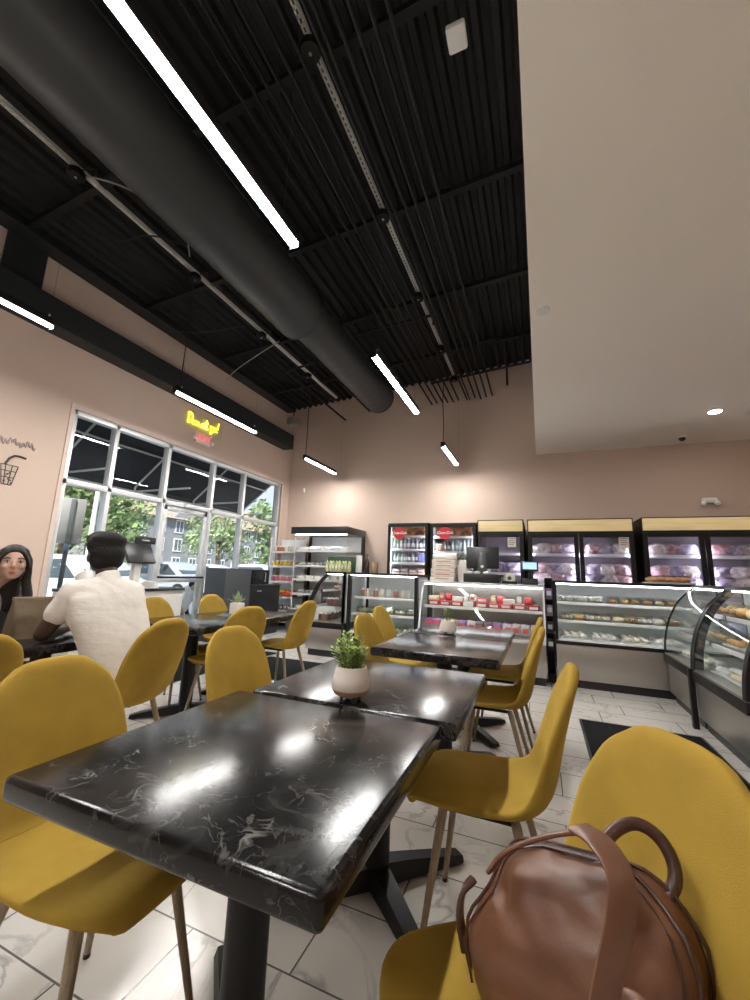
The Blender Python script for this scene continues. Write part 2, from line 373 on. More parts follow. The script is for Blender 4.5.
strut('strut_channel', -1.40, -1.0, 7.05, 4.95, 'white slotted strut channel hung over the centre of the room')
strut('strut_channel', -4.02, -1.0, 7.3, 4.95, 'white slotted strut channel hung near the left wall')
for x, ys, lab in ((-1.40, (1.87, 3.33, 4.66, 6.0, 7.1), 'round black junction box on the centre strut channel'), (-4.02, (1.87, 3.33, 4.7, 6.1), 'round black junction box on the strut channel near the left wall')):
    for q_, y in enumerate(ys):
        t = thing('junction_box', lab + ', %s from the viewer' % ORD[q_], 'junction box', (x, y, 4.86), 0, 'junction boxes on the strut channel at x %d' % round(x) if False else ('junction boxes on the centre strut' if x > -2 else 'junction boxes on the left strut'))
        MB().lathe([(.02, 0), (.07, .004), (.075, .02), (.075, .06), (.05, .085)]).build('box_body', BLACKM, t)
        MB().cyl((0, 0, -.006), (0, 0, .002), .012, n=10).build('cover_screw', ALU, t)
        MB().tube([(.06, 0, .05), (.12, .03, .09), (.10, .10, .16), (.02, .16, .14)], .006, 6).build('cable_whip', BLACK, t)

# linear pendant lamps
def pendant(x, y0, y1, label, cords):
    zz = 3.25
    t = thing('pendant_lamp', label, 'lamp', (x, y0, zz), 0, 'linear pendant lamps'); L_ = y1-y0
    b = MB(); b.bb(-.033, .033, 0, L_, .008, .075, .003); b.bb(-.033, .033, -.004, .0, -.018, .075); b.bb(-.033, .033, L_, L_+.004, -.018, .075); b.build('housing', BLACKM, t)  # end plates below the diffuser are added to block grazing light on the wall
    MB().bb(-.031, .031, .003, L_-.003, .003, .010, .001).build('diffuser', LAMP, t, 30)
    for cy, kind in cords:
        if kind: MB().tube([(0, cy, .07), (.008, cy, .4), (-.012, cy+.02, .8), (.01, cy, 1.2), (0, cy, 1.66)], .007, 6).build('cord', BLACK, t)
        MB().cyl((.0, cy+.03, .07), (.0, cy+.03, 1.78), .0012, n=5).build('hanging_wire', BLACK, t)
        MB().cyl((0, cy+.03, .07), (0, cy+.03, .11), .008, n=8).build('wire_grip', ALU, t)
pendant(-1.39, .34, 1.85, 'long lit linear lamp hanging closest overhead', ((.1, 0), (1.35, 0)))
pendant(-1.41, 3.24, 4.70, 'lit linear lamp hanging in the middle beside the duct end', ((.1, 0), (1.35, 0)))
pendant(-1.39, 6.12, 7.30, 'short looking lit linear lamp hanging before the back wall on a black cord', ((.03, 1), (1.35, 0)))
pendant(-3.95, .40, 1.88, 'lit linear lamp at the left edge near the pink wall', ((.1, 0), (1.42, 0)))
pendant(-3.97, 3.22, 4.70, 'lit linear lamp hanging in front of the yellow neon sign', ((.06, 1), (1.42, 0)))
pendant(-3.98, 6.12, 7.33, 'lit linear lamp in the far left corner of the room', ((.03, 1), (1.42, 0)))
pendant(-1.39, -2.5, -1.0, 'lit linear lamp hanging behind the viewer', ((.1, 0), (1.35, 0)))

# conduits along the deck, ending at the back wall
for i in range(12):
    x = -1.97 + i*.11 + (.065 if i == 6 else 0)
    o = MB().cyl((0, 0, 0), (0, 8.5+random.uniform(-.04, .04), 0), .0155, n=8).build('conduit_pipe', BLACKM)
    o.location = (x, -.8, 4.70 + .014*(i % 3)); tag(o, 'thin black conduit ending at the back wall, %s from left' % ORD[i], 'pipe', 'conduits along the ceiling')
o = MB().tube([(-3.98, 5.35, 4.60), (-3.98, 7.70, 4.60)], .02).tube([(-3.98, 5.35, 4.60), (-2.9, 5.35, 4.72), (-2.9, 5.35, 5.1)], .02).build('sprinkler_pipe', BLACKM)
tag(o, 'black bent sprinkler pipe left of the duct end', 'pipe')
o = MB().tube([(-3.4, 6.4, 4.75), (-3.4, 7.72, 4.75)], .02).build('sprinkler_pipe', BLACKM); tag(o, 'short black straight pipe under the deck beside the left strut', 'pipe')
o = MB().tube([(-2.5, 5.1, 4.86), (-1.3, 5.1, 4.9), (-1.3, 5.1, 4.75)], .02).build('sprinkler_pipe', BLACKM); tag(o, 'black sprinkler pipe crossing right of the duct', 'pipe')
o = MB().tube([(-1.9, 7.3, 4.98), (-.02, 7.3, 5.12)], .022).tube([(-.45, 7.3, 5.08), (-.45, 7.3, 4.72)], .018).build('sprinkler_pipe', BLACKM); tag(o, 'black crossbar with a drop near the back wall', 'pipe')
o = MB().tube([(-1.45, 6.0, 4.82), (-.55, 6.0, 4.9)], .016).build('sprinkler_pipe', BLACKM); tag(o, 'short black pipe crossing above the centre strut end', 'pipe')
for pts, lab in (([(-4.6, 2.2, 4.95), (-4.3, 2.5, 4.72), (-3.9, 2.6, 4.9), (-3.5, 3.2, 4.85)], 'loose cable drooping under the deck near the left strut'),
                 ([(-3.9, 5.0, 4.95), (-4.4, 5.0, 4.75), (-4.7, 4.9, 4.5), (-4.75, 4.8, 4.3)], 'grey loop of cable hanging left of the duct'),
                 ([(-5.20, 3.4, 4.86), (-4.9, 3.6, 4.55), (-4.6, 3.9, 4.55), (-4.1, 4.4, 4.9)], 'black cable looping under the edge beam'),
                 ([(-4.0, 1.9, 4.92), (-3.7, 2.2, 4.96), (-3.5, 2.7, 4.9), (-3.75, 3.0, 4.85)], 'white cable stapled beside the left strut')):
    q = [Vector(p) for p in pts]
    for _ in range(3):
        n_ = [q[0]]
        for a, c in zip(q, q[1:]): n_ += [a*.75+c*.25, a*.25+c*.75]
        q = n_+[q[-1]]
    o = MB().tube(q, .008, 6).build('cable', colmat((.35, .35, .34)) if 'white' in lab or 'grey' in lab else BLACK); tag(o, lab, 'cable')
t = thing('ceiling_sensor', 'small white square sensor box under the black deck', 'sensor', (-.375, 2.0, 4.6))
MB().box((0, 0, 0), (.12, .14, .05), .012).build('sensor_box', WHITEPL, t); MB().cyl((0, 0, .02), (0, 0, .75), .008, n=6).build('hanger', BLACK_ST, t)
t = thing('ceiling_sensor', 'square white box at the far left edge beam corner', 'sensor', (XL+.42, 7.1, 4.45))
MB().box((0, 0, 0), (.22, .22, .16), .02).build('sensor_box', colmat((.25, .22, .19)), t); MB().cyl((0, 0, .07), (0, 0, .3), .012, n=6).build('hanger', BLACK_ST, t)

# fittings in the white ceiling
def downlight(x, y, lab):
    t = thing('downlight', lab, 'lamp', (x, y, ZS), 0, 'recessed ceiling downlights')
    MB().lathe([(.075, -.012), (.095, -.006), (.098, .0), (.06, .0)], n=28).build('trim_ring', WHITEPL, t)
    MB().lathe([(.001, -.016), (.06, -.016), (.07, -.011), (.07, -.004)], n=28).build('lens', DOWNL, t)
downlight(2.213, 6.304, 'round lit downlight in the white ceiling')
for x, y in ((2.2, 3.2), (2.2, .2), (2.2, -2.2), (3.9, 4.6), (3.9, 1.4)): downlight(x, y, 'round lit downlight in the white ceiling, ' + ('near the viewer' if y > 0 else 'behind the viewer') + (' above the mats' if x < 3 else ' above the right-hand cases') + (' far' if y > 3 else ''))
t = thing('dome_camera', 'small dark dome camera under the white ceiling', 'camera', (2.113, 7.30, ZS))
MB().cyl((0, 0, -.03), (0, 0, 0), .055, n=24).build('mount', WHITEPL, t); MB().ell((0, 0, -.035), (.048, .048, .048)).build('dome', BLACK, t)
t = thing('ceiling_plate', 'flat white cover plate on the white ceiling edge', 'sprinkler', (.10, 3.378, ZS))
MB().lathe([(.03, -.014), (.055, -.01), (.055, 0), (.02, 0)]).build('cover_plate', WHITEPL, t)
t = thing('air_vent', 'square white air vent in the white ceiling', 'vent', (2.75, 6.35, ZS))
b = MB(); b.box((0, 0, -.006), (.34, .34, .012), .004); b.build('frame', WHITEPL, t)
for i in range(5): MB().box((0, -.12+i*.06, -.016), (.28, .03, .008), rot=Matrix.Rotation(.5, 4, 'X')).build('louvre', colmat((.5, .47, .43)), t)
t = thing('emergency_light', 'twin-headed white emergency light on the back wall', 'lamp', (2.50, YB, 2.49))
MB().box((0, -.03, .02), (.20, .06, .09), .02).build('body', WHITEPL, t)
for s in (-1, 1):
    MB().ell((s*.085, -.075, -.03), (.04, .03, .04)).build('lamp_head', WHITEPL, t)

# ================================================================== WALL SIGNS
def glyphs(paths, o, sx, sz, r, name, m, parent, slant=.0):
    b = MB()
    for p in paths:
        # smooth polyline by chaikin
        q = [Vector((u + slant*v, v, 0)) for u, v in p]
        for _ in range(2):
            n_ = [q[0]]
            for a, c in zip(q, q[1:]): n_ += [a*.75+c*.25, a*.25+c*.75]
            q = n_ + [q[-1]]
        b.tube([(o[0], o[1]+v.x*sx, o[2]+v.y*sz) for v in q], r, 6)
    return b.build(name, m, parent)
NEON = mat('yellow_neon_tube', (.9, .8, .1), .4, emit=(1, .93, .025), es=1.1)
NEONW = mat('bright_yellow_neon_tube', (.9, .8, .1), .4, emit=(1, .95, .06), es=1.6)
t = thing('neon_sign', 'yellow glowing script neon sign above the door', 'sign', (XL+.03, 4.66, 3.58))
t.rotation_euler = (0, 0, 0)
G = {'D': [[(.05, 0), (.12, .5), (.1, 1)], [(0, .9), (.3, 1.05), (.55, .75), (.5, .3), (.25, 0), (0, .05), (.15, .15)]],
     'o': [[(.2, .4), (.02, .3), (.05, .02), (.25, .02), (.33, .25), (.2, .42), (.4, .36)]],
     'n': [[(.03, .42), (.05, 0)], [(.05, .2), (.2, .44), (.3, .3), (.3, 0), (.42, .08)]],
     'a': [[(.3, .38), (.1, .42), (.02, .15), (.15, 0), (.3, .2), (.32, .42), (.32, .0), (.42, .06)]],
     't': [[(.15, .85), (.12, .1), (.25, 0), (.36, .1)], [(0, .55), (.34, .6)]],
     'y': [[(.03, .42), (.08, .1), (.25, .08), (.33, .42)], [(.33, .42), (.26, -.3), (.08, -.4), (.05, -.2), (.4, .08)]],
     '!': [[(.16, 1), (.08, .3)], [(.06, .06), (.07, .0)]]}
def word(txt, y0, z0, s, mat_, nm):
    x = 0
    for ch in txt:
        if ch == ' ': x += .12; continue
        glyphs(G[ch], (0, y0 + x*s, z0), s, s, .007, nm, mat_, t)
        x += .6 if ch == 'D' else .24 if ch == '!' else .43
word('Don', 0, 0, .185, NEON, 'letter'); word('at', .30, 0.005, .195, NEONW, 'letter'); word('yo!', .50, .03, .185, NEON, 'letter')
MB().bb(-.03, -.022, -.04, .80, -.09, .24, .004).build('backing', glass_mat('acrylic_backing', (.97, .97, .95), .5), t)
t = thing('exit_sign', 'small red exit sign below the yellow neon', 'sign', (XL+.02, 5.03, 3.39))
MB().box((0, 0, 0), (.04, .32, .20), .008).build('housing', colmat((.62, .58, .52)), t)
def to_mesh(o, parent=None):
    dg = bpy.context.evaluated_depsgraph_get(); dg.update()
    me = bpy.data.meshes.new_from_object(o.evaluated_get(dg)); n_ = bpy.data.objects.new('tmp', me); COL.objects.link(n_)
    n_.location = o.location; n_.rotation_euler = o.rotation_euler; n_.parent = o.parent; nm = o.name; me.materials.clear(); me.materials.append(o.data.materials[0])
    bpy.data.objects.remove(o); n_.name = nm; return n_
def text(s_, size, loc, rot, m, parent, name, ext=.002, shear=0, align='CENTER'):
    c = bpy.data.curves.new(name, 'FONT'); c.body = s_; c.size = size; c.extrude = ext; c.align_x = align; c.align_y = 'CENTER'; c.shear = shear; c.offset = .0018 if shear else 0
    o = bpy.data.objects.new(name, c); COL.objects.link(o); o.location = loc; o.rotation_euler = rot; c.materials.append(m); o.parent = parent
    return to_mesh(o)
text('EXIT', .145, (.024, 0, 0), (PI/2, 0, PI/2), mat('red_lit_letters', (.8, .05, .05), .4, emit=(1, .10, .12), es=.3), t, 'lettering')
for s in (-1, 1): MB().ell((.03, s*.19, -.03), (.03, .035, .035)).build('lamp_head', WHITEPL, t)
t = thing('wall_decal', 'brown patterned drink cup with a bent straw on the pink wall', 'decal', (XL, 2.36, 2.02))
b = MB(); b.poly([(.002, .03, 0), (.002, .12, 0), (.002, .155, .215), (.002, -.005, .215)], (.004, 0, 0)); b.build('cup', colmat((.46, .36, .29)), t, 0)
b = MB()
for p, q in (((.03, 0), (.12, 0)), ((.12, 0), (.155, .215)), ((.155, .215), (-.005, .215)), ((-.005, .215), (.03, 0)), ((-.0, .15), (.145, .15)), ((.01, .08), (.133, .08)), ((.05, 0), (.04, .215)), ((.09, 0), (.10, .215))): b.cyl((.007, *p), (.007, *q), .005, n=6)
for i in range(9): b.ell((.007, .04+random.random()*.075, .015+random.random()*.12), (.004, .011, .011), sub=1)
b.build('outline', colmat((.055, .038, .03)), t)
b = MB(); b.tube([(.007, .03, .215), (.007, .06, .29), (.007, .10, .33), (.007, .15, .335), (.007, .21, .325)], .012); b.build('straw', colmat((.03, .02, .018)), t)
t = thing('wall_lettering', 'grey handwritten lettering strip on the pink wall above the cup', 'lettering', (XL, 2.10, 2.50))
b = MB(); pts = [(.006, .0 + i*.0085, .03*math.sin(i*1.3)+.018*math.sin(i*.37)) for i in range(64)]; b.tube(pts, .010, 6); b.build('script', colmat((.34, .27, .25)), t)
t = thing('wall_sensor', 'tiny white sensor high on the back wall by the window corner', 'sensor', (-4.98, YB, 3.02))
MB().box((0, -.02, 0), (.05, .04, .11), .01).build('body', WHITEPL, t)

# ================================================================== CHAIRS
def prof(t):
    P = [(.245, .425), (.235, .452), (.19, .462), (.08, .452), (-.06, .446), (-.135, .452), (-.185, .485), (-.212, .545), (-.232, .64), (-.255, .74), (-.278, .83), (-.292, .878)]
    W = [.140, .178, .206, .220, .218, .212, .206, .208, .212, .203, .170, .118]
    D = [0, .004, .010, .022, .038, .05, .055, .05, .038, .026, .012, .004]
    f = max(0, min(1, t))*(len(P)-1); i = min(int(f), len(P)-2); u = f-i
    def cr_(a):
        p0 = a[max(i-1, 0)]; p1 = a[i]; p2 = a[i+1]; p3 = a[min(i+2, len(a)-1)]
        return .5*((2*p1)+(-p0+p2)*u+(2*p0-5*p1+4*p2-p3)*u*u+(-p0+3*p1-3*p2+p3)*u*u*u)
    return cr_([p[0] for p in P]), cr_([p[1] for p in P]), cr_(W), cr_(D)
def shell(t0, t1, n, cap0, cap1, name, parent, th=.042):
    rings = []; NU = 28
    ts = [t0+(t1-t0)*i/n for i in range(n+1)]
    def ring(t, wk=1, tk=1, push=0):
        x, z, w_, d = prof(t); xa, za, _, _ = prof(t-.01); xb, zb, _, _ = prof(t+.01)
        if t <= .011: xa, za = x-(xb-x), z-(zb-z)
        if t >= .989: xb, zb = x+(x-xa), z+(z-za)
        tx, tz = xb-xa, zb-za; l = math.hypot(tx, tz); tx /= l; tz /= l; nx, nz = tz, -tx        # normal toward the sitter
        if nz < -.2 and nx < 0: nx, nz = -nx, -nz
        if nx < 0 and nz < .2: pass
        out = []
        for k in range(NU):
            a = 2*PI*k/NU; c, s_ = math.cos(a), math.sin(a)
            u = math.copysign(abs(c)**.75, c); v = math.copysign(abs(s_)**.62, s_)
            off = th/2*v*tk + d*(abs(u)**2.3)
            out.append((x+nx*off+tx*push, u*w_*wk, z+nz*off+tz*push))
        return out
    if cap0: rings += [ring(t0, .55, .25, -.020), ring(t0, .82, .66, -.015), ring(t0, .95, .9, -.007)]
    rings += [ring(t) for t in ts]
    if cap1: rings += [ring(t1, .86, .92, .013), ring(t1, .66, .7, .023), ring(t1, .36, .36, .030)]
    b = MB(); b.rings(rings); return b.build(name, VELVET, parent, 70)
ch0 = thing('dining_chair', 'x', 'chair', (0, 0, 0), 0, 'mustard velvet chairs')
shell(0, .535, 20, True, False, 'seat', ch0); shell(.537, 1, 20, False, True, 'backrest', ch0)
for sx_, sy_ in ((1, 1), (1, -1), (-1, 1), (-1, -1)):
    p0 = (.13 if sx_ > 0 else -.10, sy_*.125, .435); p1 = (.195 if sx_ > 0 else -.215, sy_*.195, .012)
    lg = MB().cyl(p0, p1, .016, .0095, 14).build('leg', LEGW, ch0)
    MB().cyl(p1, (p1[0], p1[1], 0), .0105, .0105, 12).build('foot_cap', BLACK, lg)
b = MB()
for sy_ in (-1, 1): b.tube([(.14, sy_*.128, .428), (-.11, sy_*.128, .428)], .009)
b.tube([(.06, -.13, .428), (.06, .13, .428)], .009); b.build('under_frame', BLACKM, ch0)
CH = [ # x, y, facing deg, label
 (-1.125, .86, 2, 'mustard velvet chair at the left of the nearest black table, seat tucked under its corner'),
 (-.205, 1.645, 180, 'empty mustard chair seen side-on at the right of the nearest tables'),
 (-.012, .858, 212, 'mustard chair holding the brown leather backpack'),
 (-.30, 2.78, 181, 'nearer mustard chair at the right of the table before the drinks counter'),
 (-.31, 3.50, 180, 'farther mustard chair at the right of the table before the drinks counter, mostly hidden'),
 (-.93, 2.78, -4, 'nearer mustard chair at the left of the table before the drinks counter'),
 (-1.09, 3.52, 0, 'farther mustard chair at the left of the table before the drinks counter'),
 (-1.19, 1.70, -3, 'mustard chair tucked into the far left side of the nearest tables, behind the succulent pot'),
 (-2.25, 1.74, 184, 'mustard chair the man in white sits on'),
 (-2.34, .94, 180, 'mustard chair cut by the left picture edge beside the seated man'),
 (-2.43, 2.76, 166, 'nearer mustard chair facing the window table, right of the square plant pot'),
 (-2.46, 3.62, 180, 'farther mustard chair facing the window table, by the curved glass case'),
 (-3.12, 3.56, 0, 'mustard chair on the window side of the window table, before the black cabinet'),
 (-3.11, 2.86, 6, 'mustard chair on the window side of the window table, right beside the man in white'),
 (-3.40, 1.55, 0, 'mustard chair the dark-haired woman sits on'),
]
for i, (x, y, a, lab) in enumerate(CH):
    c = ch0 if i == 0 else dup(ch0)
    c.location = (x, y, 0); c.rotation_euler = (0, 0, math.radians(a)); c['label'] = lab

# ================================================================== TABLES
tb0 = thing('cafe_table', 'x', 'table', (0, 0, 0), 0, 'black marble cafe tables')
b = MB(); b.box((0, 0, .7235), (.775, .734, .053), .013, seg=4); b.build('tabletop', MARBLE, tb0, 30)
b = MB(); b.cyl((0, 0, .03), (0, 0, .70), .052, n=24); b.build('column', BLACKM, tb0)
b = MB(); b.box((0, 0, .695), (.36, .06, .016), .004); b.box((0, 0, .692), (.06, .36, .016), .004); b.build('mounting_plate', BLACKM, tb0)
for k in range(4):
    a = PI/4 + k*PI/2; d = Vector((math.cos(a), math.sin(a), 0)); n_ = Vector((-d.y, d.x, 0))
    rr = []
    for q, wd, h0, h1 in ((.02, .045, .012, .085), (.12, .04, .012, .075), (.30, .036, .012, .05), (.385, .034, .010, .036), (.395, .028, .012, .03)):
        c = d*q; rr.append([c+n_*wd+Vector((0, 0, h0)), c-n_*wd+Vector((0, 0, h0)), c-n_*wd*.75+Vector((0, 0, h1)), c+n_*wd*.75+Vector((0, 0, h1))])
    ft = MB().rings(rr).build('base_foot', BLACKM, tb0, 30)
    MB().cyl(tuple(d*.36), tuple(d*.36+Vector((0, 0, .014))), .016, n=10).build('leveller', BLACK, ft)
TB = [(-.687, .950, 'nearest black marble table filling the foreground'),
      (-.645, 1.704, 'second black marble table, pushed against the nearest one and carrying the leafy pot'),
      (-.615, 2.79, 'nearer half of the black table pair before the drinks counter'),
      (-.615, 3.525, 'farther half of the black table pair before the drinks counter, with a small white pot'),
      (-2.775, 2.735, 'nearer half of the black window table pair, with bright window reflections'),
      (-2.775, 3.470, 'farther half of the black window table pair, under the square pot'),
      (-2.90, 1.66, 'black table between the seated man and woman')]
for i, (x, y, lab) in enumerate(TB):
    c = tb0 if i == 0 else dup(tb0)
    c.location = (x, y, 0); c['label'] = lab

# ================================================================== PLANTS ON TABLES
def rosette(b, c, n, r, h, w_, up0, seed, droop=0):
    rnd = random.Random(seed)
    for i in range(n):
        a = i*2.399 + rnd.random()*.3; f = (i+.5)/n; el = up0*(1-f) + .25*f + rnd.random()*.15
        d = Vector((math.cos(a)*math.cos(el), math.sin(a)*math.cos(el), math.sin(el))); s_ = Vector((-math.sin(a), math.cos(a), 0)); nn = d.cross(s_)
        L_ = r*(.7+.5*rnd.random()); pts = []
        rr = []
        for q, ww in ((0, .35), (.3, .8), (.6, 1), (.85, .6), (1, .08)):
            p = Vector(c) + d*(L_*q) + Vector((0, 0, -droop*q*q)); rr.append([p+s_*w_*ww, p+nn*w_*.35*ww, p-s_*w_*ww, p-nn*w_*.35*ww])
        b.rings(rr)
def sprig(b, base, top, n, r, w_, seed):
    base = Vector(base); top = Vector(top); b.cyl(base, top, .0025, .0015, 6)
    for k in range(n): rosette(b, base.lerp(top, (k+1)/n), 5, r, 0, w_, .9, seed+k)
t = thing('potted_succulent', 'leafy green succulent in a rounded white pot on the nearest tables', 'plant', (-.648, 1.40, .75))
MB().lathe([(.030, .016), (.058, .028), (.068, .05), (.066, .075), (.054, .118), (.050, .118), (.046, .10), (.01, .098)], n=32).build('pot', POT, t)
MB().lathe([(.028, .015), (.0590, .0265), (.0665, .040), (.0655, .043), (.05, .043), (.03, .03)], n=32).build('pot_base', POTB, t)
for k in range(4): a = PI/4+k*PI/2; MB().cyl((.034*math.cos(a), .034*math.sin(a), 0), (.034*math.cos(a), .034*math.sin(a), .024), .006, .007, 10).build('pot_foot', BLACK, t)
MB().lathe([(.001, .094), (.047, .098), (.047, .108), (.001, .112)]).build('soil', colmat((.05, .035, .025), .9), t)
b = MB(); rnd = random.Random(3)
for k in range(15):
    a = k*2.4; r = .012+.04*math.sqrt(k/15); h = .075*(1-k/17)+.02
    sprig(b, (r*.5*math.cos(a), r*.5*math.sin(a), .105), (r*1.25*math.cos(a)-.008, r*1.25*math.sin(a), .115+h*(.8+.5*rnd.random())), 5, .024, .0055, k*10)
sprig(b, (-.012, 0, .11), (-.03, .0, .222), 6, .02, .006, 700); sprig(b, (.01, 0, .11), (.012, .01, .20), 6, .022, .006, 720)
b.build('foliage', LEAF, t)
t = thing('potted_succulent', 'small yellow-green plant in a flared white pot on the table before the drinks counter', 'plant', (-.70, 3.30, .75))
MB().lathe([(.05, .018), (.062, .022), (.066, .05), (.052, .10), (.047, .10), (.04, .09), (.01, .088)], n=28).build('pot', POT, t)
for k in range(3): a = k*PI*2/3; MB().cyl((.04*math.cos(a), .04*math.sin(a), 0), (.04*math.cos(a), .04*math.sin(a), .03), .006, .006, 8).build('pot_foot', BLACK, t)
b = MB()
for k in range(9): a = k*2.4; r = .03*math.sqrt(k/9); sprig(b, (r*.6*math.cos(a), r*.6*math.sin(a), .09), (r*math.cos(a), r*math.sin(a), .19-.5*r), 4, .022, .006, 60+k*9)
b.build('foliage', LEAF2, t)
t = thing('potted_succulent', 'spiky green plant in a square white pot on the window table', 'plant', (-2.86, 3.36, .75))
MB().box((0, 0, .055), (.105, .105, .11), .008).build('pot', POT, t)
b = MB(); rosette(b, (0, 0, .105), 26, .11, 0, .008, 1.5, 5); b.build('foliage', LEAF2, t)

# ================================================================== FLOOR MATS
for x0, x1, y0, y1, lab in ((.285, 1.13, 1.6, 4.22, 'black floor mat in front of the right-hand display cases'),
                            (-3.55, -2.30, 3.98, 4.95, 'black floor mat before the curved glass case on the left'),
                            (-4.95, -3.62, 3.35, 5.20, 'black entrance mat inside the glass door')):
    o = MB().bb(x0, x1, y0, y1, 0.0, .008, .003).build('floor_mat', MAT_); tag(o, lab, 'mat', 'black floor mats')
    o2 = MB().bb(x0-.02, x1+.02, y0-.02, y1+.02, 0, .004, .001).build('rubber_edge', BLACK, o)

# ================================================================== DISPLAY CASES
def catmull(P, n=5):
    out = []
    for i in range(len(P)-1):
        p0 = P[max(i-1, 0)]; p1 = P[i]; p2 = P[i+1]; p3 = P[min(i+2, len(P)-1)]
        for k in range(n):
            u = k/n; out.append(tuple(.5*((2*p1[j])+(-p0[j]+p2[j])*u+(2*p0[j]-5*p1[j]+4*p2[j]-p3[j])*u*u+(-p0[j]+3*p1[j]-3*p2[j]+p3[j])*u**3) for j in range(2)))
    return out+[P[-1]]
def case(label, loc, rz, L_, front, depth, ztop, shelves, frame=BLACKM, fw_=.03, thick_ends=(True, True), endglass=True, lining=INTW):
    t = thing('display_case', label, 'display case', loc, rz, 'glass bakery display cases')
    zb = front[0][1]
    MB().bb(.004, L_-.004, .02, depth, .09, zb-.02, .004).build('base_cabinet', STEEL, t, 30)
    MB().bb(.02, L_-.02, .06, depth-.02, 0, .09).build('kick_plate', BLACK, t)
    MB().bb(0, L_, -.008, depth, zb-(.045 if abs(rz) < .1 else .085), zb-.005, .006).build('lower_rail', frame, t)
    MB().bb(.01, L_-.01, .0, depth-.02, zb-.005, zb+.012).build('deck_shelf', INTW if lining is INTW and abs(rz) < .1 else STEEL, t)
    cv = catmull(front, 6)
    b = MB(); b.rings([[(.012, y, z), (L_-.012, y, z), (L_-.012, y+.006, z+.001), (.012, y+.006, z+.001)] for y, z in cv]); b.build('front_glass', CASEGL, t, 60)
    yt, zt = front[-1]
    MB().bb(0, L_, yt-.012, depth, ztop-.03, ztop, .006).build('top_panel', frame, t)
    MB().bb(.02, L_-.02, yt+.02, yt+.040, ztop-.046, ztop-.032, .005).build('light_tube', TUBE, t)
    MB().bb(.0, L_, depth-.03, depth, zb, ztop-.03).build('back_panel', lining, t)
    for k, e in enumerate((0, L_)):
        sgn = 1 if k == 0 else -1; w_ = fw_ if thick_ends[k] else .012
        ysec = [(y, z) for y, z in cv]
        b = MB()
        outer = [(y-.004, z) for y, z in ysec]; inner = [(y+w_*1.2, z) for y, z in reversed(ysec)]
        b.poly([(e, y, z) for y, z in outer+inner], (sgn*w_, 0, 0)); b.build('end_frame', frame, t, 0)
        MB().bb(e, e+sgn*w_, depth-.035, depth, zb, ztop-.02).build('rear_post', frame, t, 0)
        if endglass:
            b = MB(); b.poly([(e+sgn*.012, y+.01, z) for y, z in ysec] + [(e+sgn*.012, depth-.03, ztop-.03), (e+sgn*.012, depth-.03, zb)], (sgn*.004, 0, 0)); b.build('end_glass', CASEGL, t, 0)
    info = []
    for (z, y0, y1) in shelves:
        sh = MB().bb(.03, L_-.03, y0, y1, z, z+.01).build('shelf', glass_mat('shelf_glass', (.90, .94, .93), .8) if 'shelf_glass' not in bpy.data.materials else bpy.data.materials['shelf_glass'], t)
        MB().bb(.03, L_-.03, y0-.012, y0, z-.022, z+.014, .002).build('price_rail', WHITEPL, sh)
    return t
curve_f = [(0, .475), (.015, .64), (.065, .83), (.16, 1.02), (.30, 1.165)]
D_ = case('straight glass bakery case with steel base, lit along the back counter', (.135, 5.35, 0), 0, 1.80, [(0, .515), (.0, .75), (.012, 1.0), (.03, 1.165)], .75, 1.195, ((.72, .18, .70), (.93, .25, .70)), thick_ends=(True, False))
E_ = case('curved glass case in the right-hand corner between the steel base and the thick black divider', (1.19, 5.335, 0), -PI/2, .86, curve_f, .75, 1.195, ((.70, .16, .70), (.93, .28, .70)), thick_ends=(False, True))
F_ = case('curved glass case at the right picture edge with golden pastries', (1.19, 4.47, 0), -PI/2, 1.02, curve_f, .75, 1.195, ((.70, .16, .70), (.93, .28, .70)), fw_=.055)
A_ = case('curved glass cake case at the left end of the counter', (-3.265, 6.75, 0), -PI/2, 1.40, curve_f, .62, 1.205, ((.70, .14, .58), (.93, .26, .58)), fw_=.045)
B_ = case('square black-framed glass case behind the pair of mustard chairs', (-2.60, 5.36, 0), 0, 1.05, [(0, .37), (0, .7), (0, 1.0), (.0, 1.17)], .72, 1.205, ((.62, .15, .68), (.85, .2, .68)), fw_=.045)
C_ = case('slanted glass snack case with pale metal frame under the cash register', (-1.50, 5.22, 0), 0, 1.53, [(0, .50), (.06, .72), (.16, .98), (.24, 1.09)], .80, 1.125, ((.80, .22, .76),), frame=ALU, fw_=.02, lining=STEEL)
# black posts on the steel bases
for x, y, lab in ((1.205, 4.47, 'black upright strip on the steel base under the thick curved divider'), (-2.625, 5.335, 'black upright strip between the two left glass cases')):
    o = MB().bb(-.02, .02, -.025, .025, 0.0, .48, .003).build('post', BLACKM); o.location = (x-.03 if x > 0 else x, y, 0); tag(o, lab, 'post')

# ---------------------------------------------------------------- small goods
def proto(fn): return fn()
GOODS = 0
def put(kind, x, y, z, label, group, rz=None, s=1.0, m=None, cat='food'):
    """link a new item that shares the prototype's meshes"""
    src = PROTO[kind]; c = src.copy(); COL.objects.link(c); c.location = (x, y, z); c.rotation_euler = (0, 0, random.uniform(0, 6.28) if rz is None else rz); c.scale = (s, s, s)
    for ch in src.children:
        d = ch.copy(); d.parent = c; COL.objects.link(d)
        if ch.get('tint') and m: d.data = tinted(ch.data, m)
    if m and src.data is not None and src.get('tint'): c.data = tinted(src.data, m)
    tag(c, label, cat, group); return c
TINT = {}
def tinted(me, m):
    k = (me.name, m.name)
    if k not in TINT: n_ = me.copy(); n_.materials[0] = m; TINT[k] = n_
    return TINT[k]
PROTO = {}; hold = bpy.data.collections.new('unused')
def reg(k, o, tint=False):
    for q in [o]+list(o.children):
        COL.objects.unlink(q)
    if tint: o['tint'] = 1
    PROTO[k] = o
